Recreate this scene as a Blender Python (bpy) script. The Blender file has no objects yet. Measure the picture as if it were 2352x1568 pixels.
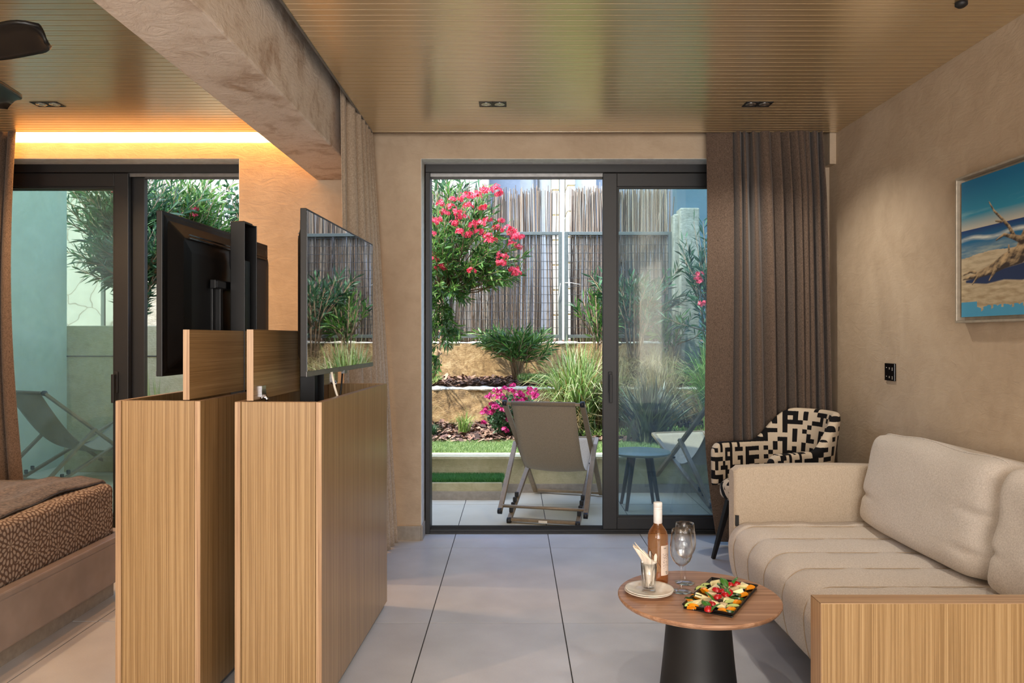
import bpy, bmesh, math, random
import numpy as np
from mathutils import Vector, Matrix
PI = math.pi
random.seed(7)
RNG = np.random.default_rng(11)
SC = bpy.context.scene
COL = SC.collection

# ------------------------------------------------------------------ camera
FPX, CX, CY, H = 1718.0, 1182.0, 776.0, 1.28
cam_d = bpy.data.cameras.new('camera')
cam = bpy.data.objects.new('camera', cam_d); COL.objects.link(cam)
cam.location = (0, 0, H); cam.rotation_euler = (PI/2, 0, 0)
cam_d.sensor_width = 36.0; cam_d.lens = FPX/2352*36.0
cam_d.shift_x = -(CX-1176)/2352.0; cam_d.shift_y = -(784-CY)/2352.0
cam_d.clip_start = 0.05; cam_d.clip_end = 300
SC.camera = cam
# ------------------------------------------------------------------ colour management
SC.view_settings.view_transform = 'Standard'; SC.view_settings.look = 'None'
SC.view_settings.exposure = 1.0; SC.view_settings.gamma = 1.0
SC.view_settings.use_curve_mapping = False
SC.cycles.max_bounces = 12; SC.cycles.transparent_max_bounces = 32
SC.cycles.diffuse_bounces = 5; SC.cycles.glossy_bounces = 4; SC.cycles.transmission_bounces = 8
SC.cycles.caustics_reflective = False; SC.cycles.caustics_refractive = False
SC.cycles.sample_clamp_indirect = 8.0
# ------------------------------------------------------------------ sky and sun
SUN_DIR = Vector((-0.55, -0.34, 0.86)).normalized()
w = bpy.data.worlds.new('sky'); SC.world = w; w.use_nodes = True
nt = w.node_tree; bg = nt.nodes['Background']
sky = nt.nodes.new('ShaderNodeTexSky'); sky.sky_type = 'NISHITA'; sky.sun_disc = False
sky.sun_elevation = math.asin(SUN_DIR.z); sky.sun_rotation = math.atan2(SUN_DIR.x, SUN_DIR.y)
nt.links.new(sky.outputs[0], bg.inputs[0]); bg.inputs[1].default_value = 0.68
sl = bpy.data.lights.new('sun', 'SUN'); sl.energy = 4.8; sl.angle = 0.012; sl.color = (1, .95, .87)
so = bpy.data.objects.new('sun', sl); COL.objects.link(so)
so.rotation_euler = SUN_DIR.to_track_quat('Z', 'Y').to_euler()

def area(name, loc, rot, sx, sy, e, col=(1, 1, 1), spread=PI):
    l = bpy.data.lights.new(name, 'AREA'); l.shape = 'RECTANGLE'; l.size = sx; l.size_y = sy
    l.energy = e; l.color = col; l.spread = spread
    o = bpy.data.objects.new(name, l); COL.objects.link(o); o.location = loc; o.rotation_euler = rot
    return o
# added fill lamps behind the camera, at the rear end of the open-plan room
area('rear_fill_light', (0.15, -2.85, 1.5), (PI/2, 0, 0), 2.5, 1.9, 112, (1, .98, .96))
area('rear_bedroom_fill', (-3.2, -2.85, 1.6), (PI/2, 0, 0), 1.8, 1.6, 42, (1, .88, .76))
def spot(name, loc, e, col, size=1.7, blend=.6, aim=None):
    l = bpy.data.lights.new(name, 'SPOT'); l.energy = e; l.color = col; l.spot_size = size; l.spot_blend = blend
    l.shadow_soft_size = .03
    o = bpy.data.objects.new(name, l); COL.objects.link(o); o.location = loc
    if aim is not None: o.rotation_euler = (Vector(loc)-Vector(aim)).to_track_quat('Z', 'Y').to_euler()
    return o
WARM = (1, .66, .36)
spot('downlight_or_fill', (1.32, 4.06, 2.53), 26, (1, .92, .80), 2.25, .8)
spot('downlight_or_fill', (1.25, 1.6, 2.53), 18, (1, .90, .80), 2.2)
spot('downlight_or_fill', (0.2, 1.4, 2.53), 14, (1, .90, .80), 2.2)
spot('downlight_or_fill', (-2.53, 4.06, 2.53), 48, WARM, 2.5)
spot('downlight_or_fill', (-1.62, 3.75, 2.53), 20, (1, .46, .14), 3.0, 1.0)  # added orange spot to warm the wall; no downlight fitted here
area('cove_glow', (-2.93, 4.66, 2.68), (0, 0, 0), 3.3, .03, 20, (1, .46, .12))
area('side_fill_light', (1.93, -1.2, 1.6), (0, -PI/2, 0), 1.5, 1.8, 34, (.95, .97, 1))  # added fill lamp behind the camera to brighten the beam's side
spot('downlight_or_fill', (-2.1, 1.5, 2.53), 40, (1, .64, .38), 2.3)  # added warm spot to tint the bedroom floor; no fitting overhead

# ------------------------------------------------------------------ mapping of image points to world
def G(px, py, z=0.0):
    d = (H-z)*FPX/(py-CY); return Vector(((px-CX)*d/FPX, d, z))
def P(px, py, d): return Vector(((px-CX)*d/FPX, d, H-(py-CY)*d/FPX))

# ------------------------------------------------------------------ materials
MATS = {}
def newmat(name):
    m = bpy.data.materials.new(name); m.use_nodes = True
    return m, m.node_tree, m.node_tree.nodes['Principled BSDF']
def rgb(r, g, b):
    f = lambda c: ((c/255)/12.92 if c/255 <= .04045 else ((c/255+.055)/1.055)**2.4)
    return (f(r), f(g), f(b), 1)
def N(nt, t, **kw):
    n = nt.nodes.new(t)
    for k, v in kw.items(): setattr(n, k, v)
    return n
def ramp(nt, fac, stops, interp='LINEAR'):
    r = N(nt, 'ShaderNodeValToRGB'); r.color_ramp.interpolation = interp
    e = r.color_ramp.elements
    while len(e) < len(stops): e.new(.5)
    for el, (p, c) in zip(e, stops): el.position = p; el.color = c
    nt.links.new(fac, r.inputs[0]); return r.outputs[0]
def math_n(nt, op, a, b=None, c=None):
    n = N(nt, 'ShaderNodeMath', operation=op)
    for i, x in enumerate((a, b, c)):
        if x is None: continue
        if isinstance(x, (int, float)): n.inputs[i].default_value = x
        else: nt.links.new(x, n.inputs[i])
    return n.outputs[0]
def coords(nt, scale=(1, 1, 1), rot=(0, 0, 0), kind='Object'):
    tc = N(nt, 'ShaderNodeTexCoord'); mp = N(nt, 'ShaderNodeMapping')
    mp.inputs['Scale'].default_value = scale; mp.inputs['Rotation'].default_value = rot
    nt.links.new(tc.outputs[kind], mp.inputs[0]); return mp.outputs[0]
def noise(nt, vec, scale, detail=3, rough=.55, dist=0):
    n = N(nt, 'ShaderNodeTexNoise'); n.inputs['Scale'].default_value = scale
    n.inputs['Detail'].default_value = detail; n.inputs['Roughness'].default_value = rough; n.inputs['Distortion'].default_value = dist
    nt.links.new(vec, n.inputs['Vector']); return n.outputs['Fac']
def bump(nt, b, h, strength=.3, dist=.01):
    n = N(nt, 'ShaderNodeBump'); n.inputs['Strength'].default_value = strength; n.inputs['Distance'].default_value = dist
    nt.links.new(h, n.inputs['Height']); nt.links.new(n.outputs[0], b.inputs['Normal'])
def plain(name, col, rough=.5, metal=0, spec=.5, **kw):
    if name in MATS: return MATS[name]
    m, nt, b = newmat(name); b.inputs['Base Color'].default_value = col
    v = coords(nt, kind='Object'); n = noise(nt, v, kw.get('ns', 30), 2)
    c2 = tuple(min(1, x*1.12) for x in col[:3])+(1,); c1 = tuple(x*.88 for x in col[:3])+(1,)
    nt.links.new(ramp(nt, n, [(.3, c1), (.7, c2)]), b.inputs['Base Color'])
    b.inputs['Roughness'].default_value = rough; b.inputs['Metallic'].default_value = metal
    b.inputs['Specular IOR Level'].default_value = spec
    if kw.get('bump'): bump(nt, b, noise(nt, v, kw.get('bs', 200), 2), kw['bump'], .002)
    MATS[name] = m; return m
def plaster(name, c1, c2, c3, rough=.72, bs=.55, sc=1.0):
    m, nt, b = newmat(name); v = coords(nt)
    n1 = noise(nt, v, 2.2*sc, 5, .6, 1.2); n2 = noise(nt, v, 11*sc, 4, .6, .6)
    a = math_n(nt, 'ADD', math_n(nt, 'MULTIPLY', n1, .65), math_n(nt, 'MULTIPLY', n2, .35))
    nt.links.new(ramp(nt, a, [(.34, c1), (.5, c2), (.66, c3)]), b.inputs['Base Color'])
    b.inputs['Roughness'].default_value = rough
    v2 = coords(nt, (1, 1, 2.4), (0, .5, .6)); n3 = noise(nt, v2, 9*sc, 6, .62, 1.5); n4 = noise(nt, v, 120, 2)
    h = math_n(nt, 'ADD', n3, math_n(nt, 'MULTIPLY', n4, .12)); bump(nt, b, h, bs, .012)
    MATS[name] = m; return m
def wood(name, axis, dark, mid, light, rough=.32, fine=280, spec=.55, bs=.12, along=1.3):
    m, nt, b = newmat(name)
    s = [fine]*3; s['xyz'.index(axis)] = along
    v = coords(nt, tuple(s)); n1 = noise(nt, v, 1.0, 3, .6, .25)
    s2 = [fine*.28]*3; s2['xyz'.index(axis)] = along*.35
    v2 = coords(nt, tuple(s2)); n2 = noise(nt, v2, 1.0, 3, .5, .5)
    s3 = [fine*7]*3; s3['xyz'.index(axis)] = 16
    n3 = noise(nt, coords(nt, tuple(s3)), 1.0, 2)
    a = math_n(nt, 'ADD', math_n(nt, 'MULTIPLY', n1, .66), math_n(nt, 'ADD', math_n(nt, 'MULTIPLY', n2, .18), math_n(nt, 'MULTIPLY', n3, .16)))
    nt.links.new(ramp(nt, a, [(.40, dark), (.5, mid), (.60, light)]), b.inputs['Base Color'])
    b.inputs['Roughness'].default_value = rough; b.inputs['Specular IOR Level'].default_value = spec
    bump(nt, b, a, bs, .002); MATS[name] = m; return m
def fabric(name, c1, c2, scale=260, rough=.9, bs=.35, big=.0, sheen=.15):
    m, nt, b = newmat(name)
    va = noise(nt, coords(nt, (scale, scale*.25, scale*.25)), 1, 2); vb = noise(nt, coords(nt, (scale*.3, scale*.3, scale)), 1, 2)
    a = math_n(nt, 'MULTIPLY', math_n(nt, 'ADD', va, vb), .5)
    if big:
        a = math_n(nt, 'ADD', a, math_n(nt, 'MULTIPLY', math_n(nt, 'SUBTRACT', noise(nt, coords(nt), 6, 3), .5), big))
    nt.links.new(ramp(nt, a, [(.38, c1), (.62, c2)]), b.inputs['Base Color'])
    b.inputs['Roughness'].default_value = rough; b.inputs['Sheen Weight'].default_value = sheen
    b.inputs['Specular IOR Level'].default_value = .2
    bump(nt, b, a, bs, .002); MATS[name] = m; return m
def leafmat(name, cols, trans=.35, rough=.42):
    m, nt, b = newmat(name)
    g = N(nt, 'ShaderNodeNewGeometry'); k = len(cols)
    c = ramp(nt, g.outputs['Random Per Island'], [(i/max(1, k-1), x) for i, x in enumerate(cols)])
    nt.links.new(c, b.inputs['Base Color']); b.inputs['Roughness'].default_value = rough
    b.inputs['Specular IOR Level'].default_value = .55
    if trans:
        t = N(nt, 'ShaderNodeBsdfTranslucent'); nt.links.new(c, t.inputs[0])
        mx = N(nt, 'ShaderNodeMixShader'); mx.inputs[0].default_value = trans
        nt.links.new(b.outputs[0], mx.inputs[1]); nt.links.new(t.outputs[0], mx.inputs[2])
        nt.links.new(mx.outputs[0], nt.nodes['Material Output'].inputs[0])
    MATS[name] = m; return m
def schlick(nt, f0=.045, p=4.5):
    lw = N(nt, 'ShaderNodeLayerWeight'); lw.inputs[0].default_value = .5
    return math_n(nt, 'ADD', math_n(nt, 'MULTIPLY', math_n(nt, 'POWER', lw.outputs['Facing'], p), 1-f0), f0)
def pane(name, tint, refl=1.0, haze=.05):
    m = bpy.data.materials.new(name); m.use_nodes = True; nt = m.node_tree; nt.nodes.clear()
    o = N(nt, 'ShaderNodeOutputMaterial'); t = N(nt, 'ShaderNodeBsdfTransparent'); t.inputs[0].default_value = tint
    g = N(nt, 'ShaderNodeBsdfGlossy'); g.inputs['Roughness'].default_value = .0; g.inputs[0].default_value = (.9, .95, .95, 1)
    v = coords(nt); n = noise(nt, v, 3.5, 5, .6, 1.5); k = math_n(nt, 'MULTIPLY', schlick(nt), refl)
    mx = N(nt, 'ShaderNodeMixShader'); nt.links.new(k, mx.inputs[0]); nt.links.new(t.outputs[0], mx.inputs[1]); nt.links.new(g.outputs[0], mx.inputs[2])
    # pale uneven haze mixed into the glass
    d = N(nt, 'ShaderNodeBsdfTranslucent'); d.inputs[0].default_value = (.9, .92, .92, 1)
    m2 = N(nt, 'ShaderNodeMixShader'); nt.links.new(math_n(nt, 'MULTIPLY', math_n(nt, 'POWER', n, 1.5), haze*2.2), m2.inputs[0]); nt.links.new(mx.outputs[0], m2.inputs[1]); nt.links.new(d.outputs[0], m2.inputs[2])
    nt.links.new(m2.outputs[0], o.inputs[0]); MATS[name] = m; return m
def clear(name, col=(1, 1, 1, 1), ior=1.45, rough=0.0):
    m, nt, b = newmat(name); b.inputs['Base Color'].default_value = col; b.inputs['Transmission Weight'].default_value = 1
    b.inputs['Roughness'].default_value = rough; b.inputs['IOR'].default_value = ior; MATS[name] = m; return m

plaster('plaster_wall', rgb(174, 153, 128), rgb(184, 163, 138), rgb(194, 174, 149), bs=.28)
plaster('plaster_beam', rgb(176, 150, 128), rgb(222, 208, 194), rgb(232, 220, 208), bs=.6, sc=1.3)
plaster('plaster_outside', rgb(166, 158, 122), rgb(182, 174, 138), rgb(194, 186, 152), bs=.5, sc=2)
plaster('wall_ochre', rgb(92, 70, 40), rgb(160, 130, 84), rgb(200, 174, 126), bs=1.0, sc=3.2)
plaster('wall_concrete', rgb(112, 110, 92), rgb(140, 138, 120), rgb(166, 162, 144), bs=.8, sc=2)
plaster('facade_white', rgb(196, 196, 192), rgb(206, 205, 200), rgb(214, 212, 206), bs=.2)
plaster('facade_shade_blue', rgb(126, 132, 142), rgb(134, 140, 150), rgb(142, 148, 157), bs=.2)
plaster('facade_cream', rgb(178, 172, 152), rgb(188, 182, 163), rgb(198, 192, 174), bs=.2)
plaster('facade_teal', rgb(60, 84, 92), rgb(68, 92, 100), rgb(76, 100, 108), bs=.2)
OD, OM, OL = rgb(128, 99, 62), rgb(148, 118, 78), rgb(168, 139, 98)
for ax in 'xyz': wood('oak_'+ax, ax, OD, OM, OL)
for ax in 'xyz': wood('edge_'+ax, ax, rgb(144, 112, 84), rgb(168, 136, 104), rgb(186, 156, 122), bs=.05, fine=140)
wood('ceiling_wood', 'x', rgb(190, 158, 100), rgb(208, 178, 120), rgb(222, 194, 138), rough=.30, fine=60, spec=.8, bs=.03, along=.8)
_b = MATS['ceiling_wood'].node_tree.nodes['Principled BSDF']; _b.inputs['Coat Weight'].default_value = 1; _b.inputs['Coat IOR'].default_value = 5.0; _b.inputs['Coat Roughness'].default_value = .23; _b.inputs['Metallic'].default_value = .45; _b.inputs['Coat Tint'].default_value = (1, .97, .9, 1)
wood('table_wood', 'x', rgb(146, 106, 78), rgb(168, 126, 96), rgb(186, 146, 116), rough=.38, fine=70)
plain('groove_dark', rgb(52, 38, 24), .8)
plain('frame_metal', rgb(20, 20, 22), .5, .0, .5)
plain('black_plastic', rgb(10, 10, 11), .42, 0, .35, bump=.08, bs=500)
plain('black_gloss', rgb(12, 12, 14), .2)
plain('black_matte', rgb(20, 20, 21), .55)
plain('grey_trim', rgb(120, 120, 120), .4, .6)
plain('chrome', rgb(200, 200, 205), .18, 1.0)
plain('stone_base', rgb(150, 142, 132), .6, bump=.3, bs=90)
plain('white_ceramic', rgb(232, 226, 214), .18)
plain('paper', rgb(238, 228, 212), .85)
plain('screw_cap', rgb(225, 224, 222), .4)
plain('steel', rgb(190, 188, 184), .2, 1.0)
plain('leg_black', rgb(18, 16, 16), .45)
plain('bed_paint', rgb(140, 128, 122), .55, ns=8)
plain('deck_metal', rgb(132, 114, 90), .45, .1)
plain('zinc', rgb(84, 90, 84), .6, .2)
plain('wire', rgb(60, 60, 56), .6, .2)
plain('bark', rgb(128, 104, 78), .9, bump=.5, bs=60)
plain('fan_black', rgb(18, 20, 22), .35)
fabric('sofa_fabric', rgb(184, 174, 163), rgb(210, 201, 191), 620, big=.03)
fabric('sofa_arm_fabric', rgb(176, 160, 140), rgb(198, 183, 163), 520, big=.03)
fabric('curtain_brown', rgb(72, 58, 48), rgb(108, 91, 79), 420, bs=.2)
fabric('curtain_beige', rgb(158, 140, 120), rgb(188, 170, 150), 300, bs=.2)
fabric('blanket_fabric', rgb(58, 50, 46), rgb(112, 98, 90), 190, bs=.8, big=.2)
fabric('deck_fabric', rgb(138, 124, 104), rgb(160, 146, 124), 500, bs=.15)
leafmat('leaf_oleander', [rgb(30, 62, 30), rgb(62, 104, 40), rgb(104, 146, 60), rgb(48, 84, 44), rgb(140, 170, 90)])
leafmat('leaf_dark', [rgb(28, 56, 34), rgb(52, 88, 52), rgb(80, 118, 76), rgb(40, 70, 44)])
leafmat('leaf_grass', [rgb(70, 110, 40), rgb(120, 160, 70), rgb(168, 190, 110), rgb(90, 130, 56), rgb(196, 186, 134)])
leafmat('leaf_dry', [rgb(150, 128, 88), rgb(190, 170, 124), rgb(120, 104, 66), rgb(160, 156, 100)])
leafmat('leaf_agave', [rgb(46, 52, 36), rgb(74, 80, 56), rgb(120, 122, 92)], .1)
leafmat('turf_lit', [rgb(92, 120, 62), rgb(122, 150, 84), rgb(156, 176, 116)], .3, .6)
leafmat('mat_green', [rgb(40, 92, 36), rgb(62, 122, 50), rgb(92, 150, 74)], .2, .6)
leafmat('petal_pink', [rgb(184, 20, 50), rgb(214, 44, 72), rgb(234, 92, 106)], .35)
leafmat('petal_magenta', [rgb(130, 6, 70), rgb(172, 20, 100), rgb(214, 56, 136)], .3)
leafmat('mulch_chip', [rgb(76, 52, 42), rgb(108, 78, 62), rgb(160, 130, 108), rgb(52, 38, 32), rgb(90, 66, 58)], 0, .9)
leafmat('reed_cane', [rgb(108, 80, 58), rgb(146, 124, 100), rgb(186, 172, 150), rgb(84, 60, 44), rgb(154, 138, 118), rgb(70, 52, 40)], 0, .7)
pane('glass_clear', (.68, .77, .78, 1), 1.0, .055)
pane('glass_green', (.75, .83, .74, 1), 1.0, .06)
pane('glass_plain', (.95, .97, .96, 1), .3, .02)
def thin_glass(name, face, edge, refl=1.6, rough=0.0, body=None):
    m = bpy.data.materials.new(name); m.use_nodes = True; nt = m.node_tree; nt.nodes.clear()
    o = N(nt, 'ShaderNodeOutputMaterial'); t = N(nt, 'ShaderNodeBsdfTransparent'); lw = N(nt, 'ShaderNodeLayerWeight'); lw.inputs[0].default_value = .35
    nt.links.new(ramp(nt, lw.outputs['Facing'], [(.25, face), (.95, edge)]), t.inputs[0])
    g = N(nt, 'ShaderNodeBsdfGlossy'); g.inputs['Roughness'].default_value = rough
    mx = N(nt, 'ShaderNodeMixShader'); nt.links.new(math_n(nt, 'MULTIPLY', schlick(nt, .04, 3.5), refl), mx.inputs[0]); nt.links.new(t.outputs[0], mx.inputs[1]); nt.links.new(g.outputs[0], mx.inputs[2])
    out = mx.outputs[0]
    if body:   # amber colour mixed in to imitate light glowing through the wine
        d = N(nt, 'ShaderNodeBsdfTranslucent'); d.inputs[0].default_value = body; e = N(nt, 'ShaderNodeBsdfDiffuse'); e.inputs[0].default_value = body
        m3 = N(nt, 'ShaderNodeMixShader'); m3.inputs[0].default_value = .5; nt.links.new(d.outputs[0], m3.inputs[1]); nt.links.new(e.outputs[0], m3.inputs[2])
        m2 = N(nt, 'ShaderNodeMixShader'); m2.inputs[0].default_value = .12; nt.links.new(out, m2.inputs[1]); nt.links.new(m3.outputs[0], m2.inputs[2]); out = m2.outputs[0]
    nt.links.new(out, o.inputs[0]); MATS[name] = m
thin_glass('glass_vessel', (.985, .99, .99, 1), (.78, .80, .81, 1), 1.7)
thin_glass('rose_wine', (.96, .70, .46, 1), (.70, .34, .14, 1), 1.3, 0, (.95, .42, .14, 1))
# floor tiles
def tilemat(name, c1, c2, rough=.33):
    m, nt, b = newmat(name); v = coords(nt, kind='Generated'); vo = coords(nt)
    oi = N(nt, 'ShaderNodeObjectInfo'); n1 = noise(nt, vo, 4.0, 3, .5); n2 = noise(nt, vo, 140, 2, .6)
    a = math_n(nt, 'ADD', math_n(nt, 'MULTIPLY', n1, .8), math_n(nt, 'MULTIPLY', n2, .2))
    a = math_n(nt, 'ADD', a, math_n(nt, 'MULTIPLY', math_n(nt, 'SUBTRACT', oi.outputs['Random'], .5), .08))
    nt.links.new(ramp(nt, a, [(.15, c1), (.85, c2)]), b.inputs['Base Color'])
    nt.links.new(math_n(nt, 'ADD', math_n(nt, 'MULTIPLY', n1, .06), rough-.03), b.inputs['Roughness'])
    bump(nt, b, n2, .06, .0006); MATS[name] = m; return m
tilemat('tile_inside', rgb(170, 170, 173), rgb(206, 206, 208), .30)
tilemat('tile_terrace', rgb(186, 176, 152), rgb(206, 196, 172), .5)
plain('grout', rgb(58, 55, 52), .9)

# black and cream woven block pattern for the armchair (uses the mesh uv, metres)
def blockmat():
    m, nt, b = newmat('block_weave'); tc = N(nt, 'ShaderNodeUVMap')
    sep = N(nt, 'ShaderNodeSeparateXYZ'); nt.links.new(tc.outputs[0], sep.inputs[0])
    wob = math_n(nt, 'MULTIPLY', math_n(nt, 'SUBTRACT', noise(nt, tc.outputs[0], 260, 1), .5), .006)
    u = math_n(nt, 'MULTIPLY', sep.outputs[0], 39.0); vv = math_n(nt, 'MULTIPLY', math_n(nt, 'ADD', sep.outputs[1], wob), 39.0)
    iu = math_n(nt, 'FLOOR', u); iv = math_n(nt, 'FLOOR', vv)
    def wn(a, bb, seed):
        c = N(nt, 'ShaderNodeCombineXYZ'); c.inputs[2].default_value = seed
        nt.links.new(a, c.inputs[0]); nt.links.new(bb, c.inputs[1])
        x = N(nt, 'ShaderNodeTexWhiteNoise', noise_dimensions='3D'); nt.links.new(c.outputs[0], x.inputs[0]); return x.outputs['Value']
    # even rows/columns form walls of a maze: cells (even,even) dark, (odd,odd) light, the edges pick at random
    pu = math_n(nt, 'MODULO', math_n(nt, 'ADD', iu, 4000), 2); pv = math_n(nt, 'MODULO', math_n(nt, 'ADD', iv, 4000), 2)
    dark = math_n(nt, 'MULTIPLY', math_n(nt, 'SUBTRACT', 1, pu), math_n(nt, 'SUBTRACT', 1, pv))
    light = math_n(nt, 'MULTIPLY', pu, pv)
    rnd = math_n(nt, 'GREATER_THAN', wn(iu, iv, 3.3), .5)
    rnd2 = math_n(nt, 'GREATER_THAN', wn(iu, iv, 9.1), .86)
    mid = math_n(nt, 'MULTIPLY', math_n(nt, 'SUBTRACT', 1, math_n(nt, 'ADD', dark, light)), rnd)
    k = math_n(nt, 'ADD', math_n(nt, 'MULTIPLY', dark, 1), mid)
    k = math_n(nt, 'ABSOLUTE', math_n(nt, 'SUBTRACT', k, rnd2))
    nt.links.new(ramp(nt, k, [(.4, rgb(198, 182, 160)), (.6, rgb(14, 12, 13))], 'LINEAR'), b.inputs['Base Color'])
    b.inputs['Roughness'].default_value = .85; b.inputs['Specular IOR Level'].default_value = .2
    bump(nt, b, noise(nt, coords(nt), 500, 1), .2, .002)
    MATS['block_weave'] = m
blockmat()
def petalmat():
    m, nt, b = newmat('mattress_print'); tc = N(nt, 'ShaderNodeTexCoord'); sp = N(nt, 'ShaderNodeSeparateXYZ')
    nt.links.new(tc.outputs['Object'], sp.inputs[0]); cb = N(nt, 'ShaderNodeCombineXYZ')
    nt.links.new(sp.outputs[1], cb.inputs[0]); nt.links.new(math_n(nt, 'SUBTRACT', sp.outputs[2], sp.outputs[0]), cb.inputs[1])
    vo = N(nt, 'ShaderNodeTexVoronoi', voronoi_dimensions='2D'); vo.inputs['Scale'].default_value = 6.6; vo.inputs['Randomness'].default_value = .75
    nt.links.new(cb.outputs[0], vo.inputs['Vector'])
    df = N(nt, 'ShaderNodeVectorMath', operation='SUBTRACT'); nt.links.new(cb.outputs[0], df.inputs[0]); nt.links.new(vo.outputs['Position'], df.inputs[1])
    # voronoi Position is in the unscaled space
    s2 = N(nt, 'ShaderNodeSeparateXYZ'); nt.links.new(df.outputs[0], s2.inputs[0])
    ang = math_n(nt, 'MULTIPLY', math_n(nt, 'ARCTAN2', s2.outputs[1], s2.outputs[0]), 1/(2*PI))
    ln = N(nt, 'ShaderNodeVectorMath', operation='LENGTH'); nt.links.new(df.outputs[0], ln.inputs[0])
    r = math_n(nt, 'MULTIPLY', ln.outputs['Value'], 1/.026); ir = math_n(nt, 'FLOOR', r); fr = math_n(nt, 'SUBTRACT', math_n(nt, 'FRACT', r), .5)
    cnt = math_n(nt, 'ADD', math_n(nt, 'MULTIPLY', ir, 6.0), 7.0)
    a = math_n(nt, 'MULTIPLY', ang, cnt); a = math_n(nt, 'ADD', a, math_n(nt, 'ADD', math_n(nt, 'MULTIPLY', ir, .5), 40))
    fa = math_n(nt, 'SUBTRACT', math_n(nt, 'FRACT', a), .5)
    d = math_n(nt, 'ADD', math_n(nt, 'POWER', math_n(nt, 'ABSOLUTE', math_n(nt, 'MULTIPLY', fa, 2.9)), 2), math_n(nt, 'POWER', math_n(nt, 'ABSOLUTE', math_n(nt, 'MULTIPLY', fr, 2.2)), 2))
    nt.links.new(ramp(nt, d, [(.75, rgb(162, 148, 136)), (.95, rgb(100, 82, 72))]), b.inputs['Base Color'])
    b.inputs['Roughness'].default_value = .85; b.inputs['Specular IOR Level'].default_value = .2
    bump(nt, b, d, .25, -.003); MATS['mattress_print'] = m
petalmat()
def vcol(name, rough=.6):
    m, nt, b = newmat(name); a = N(nt, 'ShaderNodeVertexColor', layer_name='col')
    nt.links.new(a.outputs[0], b.inputs['Base Color']); b.inputs['Roughness'].default_value = rough; MATS[name] = m; return m
vcol('canvas_print', .6)
def emit(name, col, s):
    m = bpy.data.materials.new(name); m.use_nodes = True; nt = m.node_tree; nt.nodes.clear()
    o = N(nt, 'ShaderNodeOutputMaterial'); e = N(nt, 'ShaderNodeEmission'); e.inputs[0].default_value = col; e.inputs[1].default_value = s
    nt.links.new(e.outputs[0], o.inputs[0]); MATS[name] = m; return m
emit('led_glow', (1, .62, .28, 1), 900.0)
M = MATS

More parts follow.
